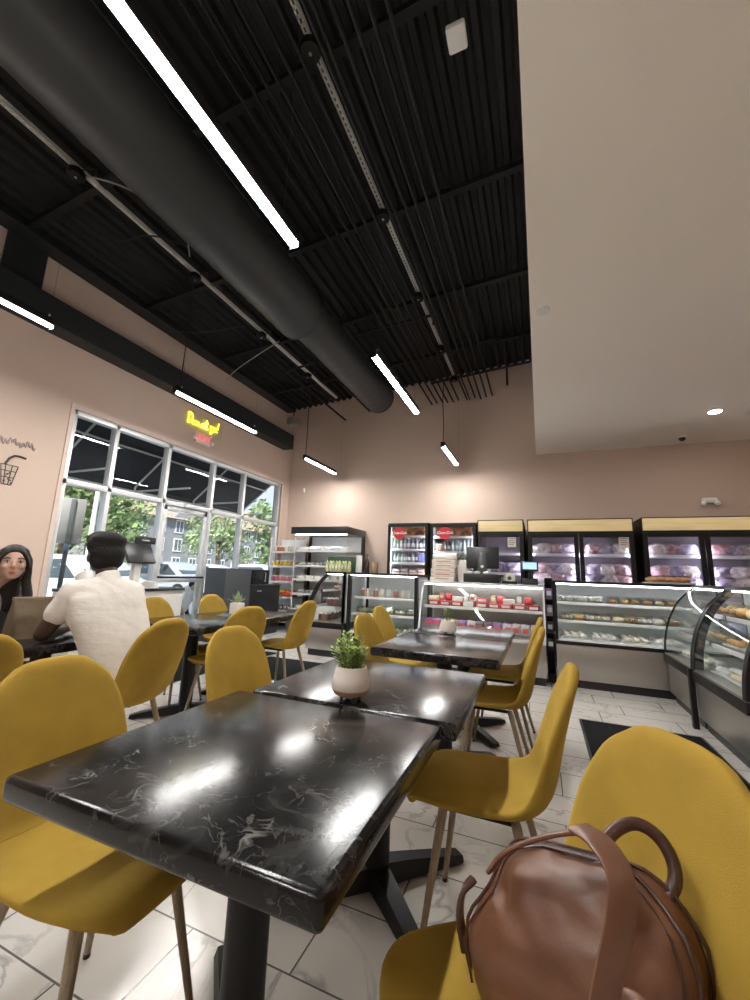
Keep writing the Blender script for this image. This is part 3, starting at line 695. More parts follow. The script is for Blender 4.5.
def empty(name): o = bpy.data.objects.new(name, None); COL.objects.link(o); return o
# bottle, can, jar
o = MB().lathe([(.026, 0), (.031, .006), (.031, .12), (.026, .15), (.013, .18), (.0125, .205)], n=14).build('drink_bottle', colmat((.1, .2, .1))); MB().cyl((0, 0, .2), (0, 0, .22), .0145, n=12).build('cap', WHITEPL, o); l_ = MB().lathe([(.0315, .05), (.0318, .052), (.0318, .11), (.0315, .112)], n=14).build('label', colmat((.7, .7, .68)), o); reg('bottle', o, True)
o = MB().lathe([(.022, 0), (.028, .006), (.029, .10), (.023, .112), (.022, .115)], n=14).build('drink_can', colmat((.5, .1, .1), .3, .4)); MB().lathe([(.001, .114), (.021, .114), (.0222, .118), (.0205, .118)], n=14).build('can_end', ALU, o); reg('can', o, True)
o = MB().lathe([(.034, 0), (.038, .006), (.038, .085), (.030, .10), (.030, .105)], n=16).build('jar', colmat((.5, .3, .1))); MB().cyl((0, 0, .104), (0, 0, .125), .033, n=16).build('lid', WHITEPL, o); reg('jar', o, True)
# carton, clamshell, tray with rolls, bag, bun, cake
o = MB().box((0, 0, .03), (.14, .09, .06), .004).build('carton', colmat((.6, .1, .1))); MB().box((0, -.0455, .03), (.10, .001, .03)).build('label', WHITEPL, o); reg('carton', o, True)
o = MB().rings([[(x_*k_, y_*k_, z_) for x_, y_ in ((-.09, -.06), (.09, -.06), (.09, .06), (-.09, .06))] for z_, k_ in ((0, .85), (.04, 1), (.045, 1.04), (.05, 1), (.085, .82))]).build('clamshell', glass_mat('clear_plastic', (.93, .94, .94), 1.0, .1), smooth=0)
b = MB(); [b.ell((-.045+.045*i, 0, .03), (.026, .04, .024), sub=2) for i in range(3)]; f_ = b.build('filling', colmat((.55, .42, .28), .6), o); f_['tint'] = 1; reg('clam', o)
o = MB().bb(-.14, .14, -.10, .10, 0, .012, .004).build('serving_tray', ALU)
for k in range(6): q = MB().ell((-.085+.085*(k % 3), -.045+.09*(k//3), .034), (.038, .038, .026), sub=2).build('bun', colmat((.62, .38, .14), .55), o); q['tint'] = 1
reg('tray', o)
def bagmesh(seed, w_=.16, h=.10, d=.12):
    q = bmesh.new(); bmesh.ops.create_icosphere(q, subdivisions=3, radius=1)
    for v in q.verts:
        p = v.co.copy(); f = 1+.22*scat(p*1.7+Vector((seed, 0, 0)))+.10*scat(p*5+Vector((0, seed, 0)))
        sgn = lambda a, e: math.copysign(abs(a)**e, a)
        v.co = Vector((sgn(p.x, .7)*w_*f, sgn(p.y, .7)*d*f, max(0, (sgn(p.z, .8)*h*f+h*.85))))
    b = MB(); b.bm.free(); b.bm = q; return b
def bagmat(name, c1, c2, sc=18):
    m = bpy.data.materials.new(name); m.use_nodes = True; nt = m.node_tree; bb = nt.nodes['Principled BSDF']
    t_ = nt.nodes.new('ShaderNodeTexCoord'); n = nt.nodes.new('ShaderNodeTexVoronoi'); n.inputs['Scale'].default_value = sc; r = nt.nodes.new('ShaderNodeValToRGB')
    oi = nt.nodes.new('ShaderNodeObjectInfo'); ad = nt.nodes.new('ShaderNodeVectorMath'); ad.operation = 'ADD'; nt.links.new(t_.outputs['Object'], ad.inputs[0]); nt.links.new(oi.outputs['Location'], ad.inputs[1])
    nt.links.new(ad.outputs[0], n.inputs['Vector']); nt.links.new(n.outputs['Color'], r.inputs[0]); nt.links.new(r.outputs[0], bb.inputs['Base Color'])
    r.color_ramp.elements[0].color = (*c1, 1); r.color_ramp.elements[1].color = (*c2, 1); bb.inputs['Roughness'].default_value = .28; bb.inputs['Coat Weight'].default_value = .5
    n3 = nt.nodes.new('ShaderNodeTexNoise'); n3.inputs['Scale'].default_value = 40; bp = nt.nodes.new('ShaderNodeBump'); bp.inputs['Strength'].default_value = .7; bp.inputs['Distance'].default_value = .01
    nt.links.new(t_.outputs['Object'], n3.inputs['Vector']); nt.links.new(n3.outputs[0], bp.inputs['Height']); nt.links.new(bp.outputs[0], bb.inputs['Normal'])
    return m
BAGS = [bagmat('bagged_pale_pieces', (.30, .22, .20), (.72, .66, .64)), bagmat('bagged_pink_pieces', (.30, .10, .12), (.62, .48, .50)), bagmat('bagged_violet_pieces', (.16, .12, .20), (.58, .53, .62))]
for k in range(3):
    o = bagmesh(k*3.1).build('food_bag', BAGS[k]); MB().box((0, -.085, .11), (.10, .004, .05), .002, rot=Matrix.Rotation(-.5, 4, 'X')).build('bag_label', colmat(((.55, .12, .14), (.60, .55, .5), (.5, .35, .4))[k]), o); reg('bag%d' % k, o, True)
o = MB().ell((0, 0, .03), (.065, .042, .032)).build('pastry', mat('pastry_crust', (.52, .30, .11), .5, var=.4, vscale=30)); b = MB(); [b.tube([(-.035+.025*k, -.03, .045), (-.03+.025*k, 0, .064), (-.025+.025*k, .03, .045)], .006, 6) for k in range(3)]; b.build('glaze', colmat((.62, .45, .22), .3), o); reg('pastry', o, True)
o = MB().lathe([(.001, 0), (.095, 0), (.10, .004), (.10, .075), (.092, .085), (.001, .087)], n=28).build('cake', mat('dark_cake', (.12, .05, .035), .5, var=.3, vscale=30)); b = MB(); [b.ell((.078*math.cos(a*PI/4), .078*math.sin(a*PI/4), .092), (.014, .014, .014), sub=2) for a in range(8)]; b.build('icing_dots', WHITEPL, o); reg('cake', o, True)
o = bagmesh(9, .05, .055, .03).build('snack_packet', colmat((.7, .5, .05))); MB().box((0, -.034, .05), (.05, .003, .04), .001).build('packet_label', colmat((.65, .1, .05)), o); reg('packet', o, True)
o = bagmesh(9, .024, .085, .018).build('tall_packet', colmat((.5, .5, .2))); MB().box((0, -.02, .07), (.02, .003, .05), .001).build('packet_label', PAPER, o); reg('tall', o, True)
o = MB().box((0, 0, .05), (.055, .04, .10), .003).build('upright_box', colmat((.4, .1, .3))); MB().box((0, -.021, .055), (.04, .002, .04)).build('box_label', WHITEPL, o); reg('ubox', o, True)

def W_(root, x, y, z):   # local -> world for a case
    c, s_ = math.cos(root.rotation_euler.z), math.sin(root.rotation_euler.z); l = root.location
    return (l.x + c*x - s_*y, l.y + s_*x + c*y, l.z + z)
def nth(i, n, side='left', r=0, R_=1):
    row = '' if R_ == 1 else (' in front row', ' in rear row')[r] if R_ == 2 else (' in front row', ' in middle row', ' in rear row')[r]
    if n == 1: return row
    p = 'leftmost' if i == 0 and side == 'left' else 'rightmost' if i == n-1 and side == 'left' else ORD[i]
    if row: return ', ' + p + row
    return ', ' + p + ('' if p.endswith('most') else ' from ' + side)
def fill(root, kinds, z, x0, x1, n, y, label, group, s=1, mats=None, cat='food', rows=1, dy=.16, rz=None, jit=.01):
    for r in range(rows):
        for i in range(n):
            x = x0+(x1-x0)*(i+.5)/n
            p = W_(root, x+random.uniform(-jit, jit), y+r*dy+random.uniform(-jit, jit), z)
            k = kinds[(i+r) % len(kinds)]
            base = root.rotation_euler.z if rz is None else rz+root.rotation_euler.z
            put(k, *p, label + nth(i, n, 'far end' if root.location.x < -3 and abs(root.rotation_euler.z) > .1 else 'left', r, rows), group, rz=base+random.uniform(-.12, .12), s=s, m=random.choice(mats) if mats else None, cat=cat)
PST = [colmat(c, .55) for c in ((.62, .36, .12), (.70, .48, .20), (.52, .27, .08), (.75, .62, .42))]
PALE = [colmat(c, .55) for c in ((.75, .70, .62), (.70, .62, .50), (.66, .64, .60))]
fill(D_, ['tray'], .527, .06, 1.30, 4, .17, 'tray of pale buns on the bottom deck of the straight case', 'bun trays on the deck of the straight case', mats=PALE, cat='tray', rows=2, dy=.24)
fill(D_, ['clam', 'pastry', 'clam'], .732, .07, 1.3, 9, .30, 'packed pastry on the middle shelf of the straight case', 'pastries on the middle shelf of the straight case', mats=PST+PALE, rows=2)
fill(D_, ['clam'], .942, .07, .56, 3, .36, 'clear clamshell on the upper left shelf of the straight case', 'clamshells on the upper shelf of the straight case', mats=PALE, rows=2)
fill(D_, ['clam'], .942, .60, 1.3, 6, .36, 'clamshell of rolls on the upper shelf of the straight case', 'roll clamshells on the upper shelf of the straight case', mats=PST, rows=2, rz=PI/2)
fill(E_, ['tray'], .488, .06, .82, 2, .2, 'tray of buns on the bottom deck of the corner case', 'bun trays in the corner case', mats=PALE, cat='tray')
fill(E_, ['clam'], .712, .06, .82, 4, .30, 'clear clamshell on the middle shelf of the corner case', 'clamshells in the corner case', mats=PALE+PST, rows=2)
fill(E_, ['clam', 'pastry'], .942, .06, .82, 4, .40, 'packed pastry on the top shelf of the corner case', 'packed pastries on the top shelf of the corner case', mats=PST, rows=2)
fill(F_, ['tray'], .488, .08, .96, 3, .2, 'tray of buns on the bottom deck of the right-edge case', 'bun trays in the right-edge case', mats=PALE+PST, cat='tray')
fill(F_, ['tray'], .712, .08, .96, 3, .31, 'tray of golden buns on the middle shelf of the right-edge case', 'golden bun trays on the middle shelf', mats=PST, cat='tray', rows=1)
fill(F_, ['pastry'], .942, .08, .96, 7, .36, 'golden pastry on the top shelf of the right-edge case', 'golden pastries on the top shelf', mats=PST, rows=3, dy=.11, s=1.15)
fill(A_, ['cake'], .488, .1, 1.3, 5, .22, 'dark round cake on the bottom deck of the left curved case', 'dark cakes in the left curved case')
fill(A_, ['cake', 'clam'], .712, .1, 1.3, 5, .33, 'chocolate cake on the middle shelf of the left curved case', 'cakes on the middle shelf of the left curved case', mats=[colmat((.13, .055, .04)), colmat((.32, .14, .10))])
fill(A_, ['clam', 'pastry'], .942, .1, 1.3, 6, .40, 'pink dessert box on the top shelf of the left curved case', 'dessert boxes on the top shelf of the left curved case', mats=[colmat((.5, .2, .18)), colmat((.5, .36, .2))])
GRN = [colmat(c, .5) for c in ((.42, .46, .18), (.55, .52, .28), (.35, .42, .20), (.60, .58, .45))]
fill(B_, ['clam'], .382, .06, 1.0, 4, .2, 'green salad box on the bottom deck of the square framed case', 'salad boxes on the deck of the square case', mats=GRN, rows=2, s=1.25, dy=.2)
fill(B_, ['clam'], .632, .06, 1.0, 5, .28, 'pale dessert box on the middle shelf of the square framed case', 'dessert boxes on the middle shelf of the square case', mats=GRN+PALE, rows=2)
fill(B_, ['jar'], .862, .06, 1.0, 9, .30, 'small pale dessert cup on the top shelf of the square framed case', 'dessert cups on the top shelf of the square case', mats=PALE+[colmat((.42, .16, .10))], s=.9, cat='cup')
RED = [colmat(c) for c in ((.55, .06, .07), (.40, .04, .06), (.62, .52, .20), (.65, .63, .58), (.12, .28, .12), (.58, .14, .16))]
fill(C_, ['carton'], .812, .06, 1.47, 9, .30, 'sweets box in the front row of the snack case shelf', 'sweets boxes on the snack case shelf', mats=RED[:2]+RED[3:4]+RED[:1], cat='box')
fill(C_, ['carton', 'ubox', 'packet'], .872, .06, 1.40, 12, .34, 'sweets box stacked on the second layer of the snack case shelf', 'second layer of sweets boxes in the snack case', mats=RED, cat='box', jit=.02)
fill(C_, ['carton'], .812, .06, 1.47, 9, .45, 'sweets box in the back row of the snack case shelf', 'back row of sweets boxes in the snack case', mats=RED, cat='box')
VIO = [colmat(c, .3) for c in ((.30, .06, .22), (.50, .38, .22), (.22, .10, .30), (.40, .40, .45), (.12, .12, .16), (.55, .50, .42))]
fill(C_, ['packet'], .512, .06, 1.47, 13, .16, 'shiny snack packet on the lower deck of the snack case', 'snack packets on the deck of the snack case', mats=VIO, cat='packet', rows=2, dy=.1, s=1.35)

# ---------------------------------------------------------------- on the counters
t = thing('bread_tray', 'tray of tan flat bread on top of the straight case', 'tray', (1.37, 5.72, 1.195))
MB().box((0, 0, .012), (.46, .30, .02), .008).build('tray', ALU, t)
for k in range(5): MB().ell((-.15+.075*k, random.uniform(-.03, .03), .05), (.07, .12, .035), sub=3).build('flat_bread', mat('tan_flat_bread', (.52, .27, .13), .6, var=.3, vscale=20), t)
zt = 1.125
o = None
for k in range(5):
    bx = MB().box((0, 0, .03), (.34-.004*k, .32, .056), .004).build('takeaway_box', mat('white_card', (.62, .56, .49), .7, var=.06, vscale=6)); bx.location = (-1.27+.008*(k % 2), 5.78, zt+.06*k); bx.rotation_euler = (0, 0, .04*(k-2))
    MB().box((0, -.1605, .035), (.20, .002, .012)).build('printed_label', colmat((.45, .16, .12)), bx)
    tag(bx, 'flat white takeaway box in the pile beside the register, %s' % ('lowest of the pile', 'second from the bottom', 'middle of the pile', 'second from the top', 'topmost box under the white roll')[k], 'box', 'pile of takeaway boxes')
o = MB().cyl((-.17, 0, .05), (.17, 0, .05), .045, n=20).cyl((-.175, 0, .05), (-.169, 0, .05), .02, n=12).build('paper_roll', PAPER); o.location = (-1.26, 5.74, zt+.30); tag(o, 'white roll lying on the pile of takeaway boxes', 'roll')
o = bagmesh(21, .07, .16, .06).build('paper_bag', mat('crumpled_white_bag', (.62, .57, .52), .6, bump=.4, bscale=20)); o.location = (-1.02, 5.78, zt); tag(o, 'white crumpled bag between the box pile and the register', 'bag')
t = thing('cash_register', 'black point of sale screen seen from behind on the snack case', 'register', (-.74, 5.72, zt))
MB().box((0, .02, .06), (.46, .38, .115), .008).build('cash_drawer', BLACK, t)
MB().box((0, .05, .34), (.44, .035, .30), .012, rot=Matrix.Rotation(-.12, 4, 'X')).build('monitor', BLACK, t)
MB().box((0, .02, .26), (.12, .05, .30), .02, rot=Matrix.Rotation(-.12, 4, 'X')).build('stand', DGREY, t)
MB().cyl((0, -.02, .22), (0, .0, .221), .02, n=18).build('logo_ring', WHITEPL, t)
for s in (-.16, -.06, .06): MB().ell((s, -.07, .135), (.045, .03, .022), sub=2).build('crumpled_slip', PAPER, t)
t = thing('tape_dispenser', 'round pale tape roll in a black dispenser beside the register', 'dispenser', (-.385, 5.70, zt))
MB().cyl((0, -.03, .075), (0, .03, .075), .068, n=24).build('tape_roll', colmat((.55, .54, .40)), t); MB().box((0, 0, .02), (.19, .08, .04), .012).build('dispenser_body', BLACK, t); MB().cyl((0, -.034, .075), (0, .034, .075), .026, n=18).build('core', DGREY, t)
o = MB().lathe([(.03, 0), (.034, .004), (.044, .09), (.046, .094), (.040, .094), (.032, .01)], n=20).build('plastic_cup', glass_mat('cup_plastic', (.85, .85, .87), 1.2, .1)); o.location = (-.47, 5.68, zt+.02); tag(o, 'clear cup left of the tape dispenser', 'cup')
t = thing('card_terminal', 'black payment terminal with a pale blue lit screen', 'payment terminal', (-.13, 5.70, zt))
MB().box((0, 0, .04), (.19, .16, .08), .012).build('base', BLACK, t); MB().box((0, .02, .15), (.05, .04, .16), .01).build('stem', BLACK, t)
h = MB().box((0, 0, .24), (.21, .03, .13), .01, rot=Matrix.Rotation(-.2, 4, 'X')).build('screen_housing', BLACK, t); MB().box((0, -.019, .243), (.17, .002, .09), rot=Matrix.Rotation(-.2, 4, 'X')).build('screen', mat('blue_lit_screen', (.3, .5, .7), .3, emit=(.42, .66, .95), es=.16), h)
for i in range(8):
    put('tall', -3.15+i*.055, 5.72+.01*(i % 2), 1.205, 'yellow-green packet standing on the left curved case' + nth(i, 8), 'row of yellow-green packets', rz=random.uniform(-.2, .2), s=1.12, m=GRN[i % 3], cat='packet')
o = MB().bb(-.25, .25, 0, .02, 0, .24, .004).build('packet_stand', mat('dark_green_card', (.03, .07, .035), .6)); o.location = (-2.96, 5.82, 1.205); tag(o, 'dark green board behind the yellow-green packets', 'stand')
o = MB().bb(-.05, .05, 0, .012, 0, .27, .003).build('notice_board', PAPER); o.location = (-2.66, 5.85, 1.205); o.rotation_euler = (0, 0, .1); tag(o, 'white upright notice board on the left cases', 'notice board')
o = MB().lathe([(.035, 0), (.04, .005), (.04, .16), (.015, .22), (.014, .28)], n=18).build('bottle', colmat((.03, .015, .01), .25)); o.location = (-2.52, 5.86, 1.205); MB().cyl((0, 0, .28), (0, 0, .30), .017, n=12).build('cap', colmat((.3, .2, .1)), o); tag(o, 'dark bottle on the square framed case', 'bottle')
o = MB().lathe([(.05, 0), (.055, .006), (.055, .15), (.048, .16)], n=20).build('canister', colmat((.32, .22, .13), .5)); o.location = (-2.38, 5.82, 1.205); MB().cyl((0, 0, .155), (0, 0, .175), .056, n=20).build('lid', colmat((.42, .33, .22)), o); tag(o, 'brown canister beside the dark bottle on the square framed case', 'canister')
# narrow snack rack between the snack case and the straight case
t = thing('snack_rack', 'narrow black rack between the snack case and the straight case', 'rack', (.083, 5.50, 0))
b = MB(); b.bb(-.045, .045, 0, .25, 0, .10, .003); b.bb(-.045, -.038, 0, .25, 0, 1.22); b.bb(.038, .045, 0, .25, 0, 1.22); b.bb(-.045, .045, .23, .25, 0, 1.22); b.build('frame', BLACKM, t, 0)
for z in (.35, .55, .75, .95): MB().bb(-.04, .04, .0, .24, z, z+.012).build('shelf', BLACKM, t)
for i, z in enumerate((.362, .562, .762, .962)):
    put('ubox', .083, 5.56, z, 'purple snack box on the narrow black rack, %s' % ('lowest', 'second lowest', 'second highest', 'highest')[i], 'snack boxes on the narrow rack', rz=0, s=1.3, m=(colmat((.05, .06, .08)), colmat((.06, .07, .10)), colmat((.42, .30, .45)), colmat((.30, .16, .38)))[i], cat='box')

# ================================================================== FRIDGES ALONG THE BACK WALL
def fridge(label, x0, x1, ztop, ndoor, header, lining, shelves, tube, hz, group):
    t = thing('glass_door_fridge', label, 'fridge', ((x0+x1)/2, 6.95, 0), 0, group); w_ = (x1-x0)/2; D = .72; B0 = .5
    b = MB(); b.bb(-w_, -w_+.03, .0, D, .05, ztop); b.bb(w_-.03, w_, .0, D, .05, ztop); b.bb(-w_, w_, D-.03, D, .05, ztop); b.bb(-w_, w_, 0, D, ztop-.03, ztop); b.bb(-w_, w_, 0, D, .05, .35); b.build('cabinet', BLACK, t, 0)
    b = MB(); b.bb(-w_+.032, w_-.032, D-.05, D-.032, .36, ztop-.04); b.bb(-w_+.032, -w_+.045, .06, D-.05, .36, ztop-.04); b.bb(w_-.045, w_-.032, .06, D-.05, .36, ztop-.04); b.bb(-w_+.03, w_-.03, .06, D-.05, ztop-.06, ztop-.04); b.build('lining', lining, t, 0)
    for sx_ in (-1, 1): MB().bb(sx_*(w_-.1)-.03, sx_*(w_-.1)+.03, .05, .12, 0, .05).build('foot', BLACKM, t)
    dz1 = ztop-hz
    if header:
        MB().bb(-w_+.012, w_-.012, -.03, .03, dz1+.012, ztop-.012, .004).build('header', header, t)
        b = MB(); b.bb(-w_, w_, -.034, .0, ztop-.012, ztop); b.bb(-w_, w_, -.034, .0, dz1-.02, dz1+.012); b.bb(-w_, -w_+.012, -.034, 0, dz1, ztop); b.bb(w_-.012, w_, -.034, 0, dz1, ztop); b.build('header_frame', BLACKM, t, 0)
    dw = 2*w_/ndoor
    for k in range(ndoor):
        a, c = -w_+dw*k+.004, -w_+dw*(k+1)-.004; fr = .06 if header else .05
        b = MB(); b.bb(a, a+fr, -.04, 0, .36, dz1-.022, .004); b.bb(c-fr, c, -.04, 0, .36, dz1-.022, .004); b.bb(a+fr, c-fr, -.04, 0, dz1-.022-fr, dz1-.022); b.bb(a+fr, c-fr, -.04, 0, .36, .42); d = b.build('door', BLACKM, t, 0)
        MB().bb(a+fr, c-fr, -.022, -.016, .42, dz1-.022-fr).build('pane', FRIDGEGL, d)
        hx = c-.03 if k % 2 == 0 else a+.03
        MB().tube([(hx, -.04, 1.0), (hx, -.07, 1.02), (hx, -.07, 1.4), (hx, -.04, 1.42)], .01).build('handle', BLACKM, d)
        for s_ in (a+fr-.028, c-fr+.028): MB().bb(s_-.009, s_+.009, .010, .028, .5, dz1-.1, .003).build('light_strip', tube, t)
    for z in shelves:
        sh = MB().bb(-w_+.05, w_-.05, .07, D-.06, z-.012, z).build('shelf', INTW, t); MB().bb(-w_+.05, w_-.05, .055, .07, z-.03, z+.012).build('price_rail', WHITEPL, sh)
    return t
FT = mat('fridge_light_strip', (.9, .9, .9), .5, emit=(.95, .98, 1), es=14)
f1 = fridge('left glass-door drinks fridge with a red disc, water and milk drinks inside', -2.585, -1.825, 2.125, 1, None, INTW, (1.18, 1.41, 1.65, 1.90), FT, .0, 'drinks fridges')
f2 = fridge('right glass-door drinks fridge with a red disc, behind the box pile', -1.785, -.985, 2.115, 1, None, INTW, (1.13, 1.37, 1.62, 1.88), FT, .0, 'drinks fridges')
for f, lab, xo in ((f1, 'l', -.16), (f2, 'r', -.14)):
    g = MB().bb(-.31, .31, .004, .012, 1.895 if f is f1 else 1.885, 2.045).build('header_picture', mat('orange_food_picture', (.48, .20, .08), .5, var=.7, vscale=9), f)
    MB().lathe([(.001, 0), (.108, 0), (.11, .004), (.11, .012), (.001, .012)], n=32).xform(Matrix.Translation((xo, -.022, 1.935)) @ Matrix.Rotation(PI/2, 4, 'X')).build('red_disc', colmat((.50, .02, .035), .35), f)
    text('Coca-Cola', .066, (xo, -.036, 1.94), (PI/2, 0, 0), WHITEPL, f, 'disc_lettering', .001, .35)
DRK = lambda *cs: [colmat(c, .25) for c in cs]
MINT = DRK((.35, .55, .42), (.45, .60, .48), (.30, .42, .38)); DRKS = DRK((.12, .12, .16), (.45, .45, .52), (.30, .30, .38)); BLU = DRK((.16, .16, .45), (.22, .22, .5))
def frow(f, kind, z, x0, x1, n, mats, label, group, y=.12, s=1., rows=1, dy=.09, cat='drink'): fill(f, [kind], z, x0, x1, n, y, label, group, s=s, mats=mats, cat=cat, rows=rows, dy=dy, jit=.004)
frow(f1, 'bottle', 1.65, -.32, -.12, 3, MINT, 'mint green bottle on the top shelf of the left drinks fridge', 'mint bottles in the left drinks fridge', rows=2)
frow(f1, 'bottle', 1.65, -.12, .32, 6, DRKS, 'grey-white bottle on the top shelf of the left drinks fridge', 'grey bottles in the left drinks fridge', rows=2)
frow(f1, 'bottle', 1.41, -.32, -.10, 3, MINT, 'pale green bottle on the middle shelf of the left drinks fridge', 'pale green bottles in the left drinks fridge', s=.95, rows=2)
frow(f1, 'bottle', 1.41, -.10, .17, 4, DRKS, 'dark labelled bottle on the middle shelf of the left drinks fridge', 'dark bottles in the left drinks fridge', s=.95, rows=2)
frow(f1, 'can', 1.41, .17, .32, 3, BLU, 'violet blue can on the middle shelf of the left drinks fridge', 'blue cans in the left drinks fridge', s=1.5, rows=1)
frow(f1, 'carton', 1.18, -.31, .31, 4, DRK((.55, .25, .2), (.62, .45, .32), (.6, .55, .5)), 'red or tan carton low in the left drinks fridge', 'cartons in the left drinks fridge', s=1., cat='box')
frow(f1, 'carton', 1.24, -.31, .31, 4, DRK((.55, .25, .2), (.5, .2, .2), (.6, .55, .5)), 'carton stacked on others in the left drinks fridge', 'stacked cartons in the left drinks fridge', s=1., cat='box')
frow(f2, 'jar', 1.62, -.33, -.20, 2, DRK((.65, .6, .5), (.5, .3, .2)), 'small jar on the top shelf of the right drinks fridge', 'jars in the right drinks fridge', s=1.1, cat='jar')
frow(f2, 'bottle', 1.62, -.19, -.06, 2, DRK((.08, .07, .07)), 'black bottle on the top shelf of the right drinks fridge', 'black bottles in the right drinks fridge', s=.95)
frow(f2, 'bottle', 1.62, -.05, .33, 6, DRK((.50, .62, .66), (.40, .52, .58)), 'pale water bottle on the top shelf of the right drinks fridge', 'water bottles in the right drinks fridge', s=.98, rows=2)
frow(f2, 'bottle', 1.37, -.33, -.08, 4, DRK((.62, .62, .48), (.58, .6, .42)), 'cream bottle on the middle shelf of the right drinks fridge', 'cream bottles in the right drinks fridge', rows=2)
frow(f2, 'bottle', 1.37, -.07, .20, 4, DRK((.06, .11, .03), (.10, .16, .05)), 'dark green bottle on the middle shelf of the right drinks fridge', 'green bottles in the right drinks fridge', rows=2)
frow(f2, 'bottle', 1.37, .21, .33, 2, DRK((.20, .20, .32), (.5, .5, .55)), 'bluish bottle at the right of the middle shelf of the right drinks fridge', 'bluish bottles in the right drinks fridge')
frow(f2, 'bottle', 1.13, .0, .32, 5, DRK((.20, .20, .21), (.14, .14, .16)), 'grey bottle on the lower shelf of the right drinks fridge', 'grey bottles in the right drinks fridge')
s1 = fridge('narrow glass-door freezer with a cream header, behind the cash register', -.965, -.235, 2.15, 1, BEIGEHD, INTP, (1.0, 1.28, 1.60), FTUBE, .205, 'cream-headed freezers')
d1 = fridge('two-door freezer with a cream header behind the straight case', -.175, 1.295, 2.145, 2, BEIGEHD, INTP, (1.12, 1.60), FTUBE, .205, 'cream-headed freezers')
d2 = fridge('two-door freezer with a cream header at the right picture edge', 1.40, 2.87, 2.15, 2, BEIGEHD, INTP, (1.12, 1.60), FTUBE, .205, 'cream-headed freezers')
for f, lab in ((d1, 'middle'), (d2, 'right-edge')):
    for k in (0, 1):
        sd_ = ('left', 'right')[k]; x0 = -.66+.735*k
        for i in range(3): put('bag%d' % ((i+k) % 3), f.location.x+x0+.15+.17*i, 7.14, 1.60, 'frozen food bag, top shelf, %s door of %s freezer' % (sd_, lab) + nth(i, 3), 'bags on the top shelf of the %s freezer, %s door' % (lab, sd_), rz=random.uniform(-.2, .2), s=.98, cat='bag')
        for i in range(3):
            put('bag%d' % ((i+2*k) % 3), f.location.x+x0+.15+.17*i, 7.14, 1.12, 'frozen food bag, bottom layer, %s door of %s freezer' % (sd_, lab) + nth(i, 3), 'bags on the lower shelf of the %s freezer, %s door' % (lab, sd_), rz=random.uniform(-.3, .3), s=1.05, cat='bag')
            put('bag%d' % ((i+k+1) % 3), f.location.x+x0+.15+.17*i, 7.12, 1.30, 'frozen food bag heaped on others, %s door of %s freezer' % (sd_, lab) + nth(i, 3), 'heaped bags in the %s freezer, %s door' % (lab, sd_), rz=random.uniform(-.4, .4), s=.88, cat='bag')
for i in range(3):
    put('bag2', s1.location.x-.22+.2*i, 7.13, 1.28, 'bag of frozen food in the narrow freezer' + nth(i, 3), 'bags in the narrow freezer', s=1.0, cat='bag')
for f, dx, z in ((s1, .20, 1.80), (d1, .62, 1.80)):
    n_ = MB().bb(-.065, .065, -.034, -.030, -.08, .08).build('door_notice', colmat((.62, .58, .52)), f); n_.location = (dx-.02, 0, z-.02)
    b = MB(); [b.bb(-.05, .05-.02*(i % 2), -.036, -.034, .05-.03*i, .062-.03*i) for i in range(4)]; b.build('notice_print', colmat((.2, .18, .17)), n_, 0)

# open chiller at the left of the back wall
t = thing('open_chiller', 'tall open-front chiller with black header and glass sides', 'chiller', (-4.02, 6.88, 0))
w_ = .625; zt2 = 2.07
b = MB(); b.bb(-w_, w_, .78, .84, .1, zt2-.0, .004); b.bb(-w_, w_, 0, .84, .1, .45, .004); b.build('cabinet', STEEL, t)
b = MB(); b.bb(-w_-.01, w_+.01, -.02, .85, zt2-.14, zt2, .006); b.build('header', BLACK, t)
for s_ in (-1, 1):
    MB().bb(s_*w_-.008, s_*w_+.008, .0, .78, .45, zt2-.14).build('side_glass', CASEGL, t); MB().bb(s_*w_-.014, s_*w_+.014, .70, .84, .45, zt2-.14).build('side_post', BLACK, t)
MB().bb(-w_+.01, w_-.01, .775, .785, .45, zt2-.14).build('back_lining', INTW, t)
MB().bb(-w_+.05, w_-.05, .06, .10, zt2-.154, zt2-.142, .004).build('light_tube', TUBE, t)
for i, z in enumerate((.45, .75, 1.03, 1.30, 1.60)):
    sh = MB().bb(-w_+.02, w_-.02, .10+.02*i, .775, z, z+.014).build('shelf', INTW, t); MB().bb(-w_+.02, w_-.02, .085+.02*i, .10+.02*i, z-.02, z+.018).build('price_rail', WHITEPL, sh)
    frow(t, 'clam' if i % 2 else 'carton', z+.016, -.56, .56, 6, PALE+GRN[3:], 'pale packed food on the %s shelf of the open chiller' % ('bottom', 'second', 'middle', 'fourth', 'top')[i], 'packed food on chiller shelf, %s' % ('bottom', 'second', 'middle', 'fourth', 'top')[i], y=.26, s=1.15, cat='food')
for i in range(2):
    o = bagmesh(40+i, .16, .05, .12).build('foam_pack', mat('white_foam_pack', (.75, .76, .8), .5)); o.location = (-4.22+.46*i, 7.18, 1.616); tag(o, 'white wrapped pack on the top chiller shelf, %s' % ('left one', 'right one')[i], 'pack', 'white packs on the top chiller shelf')
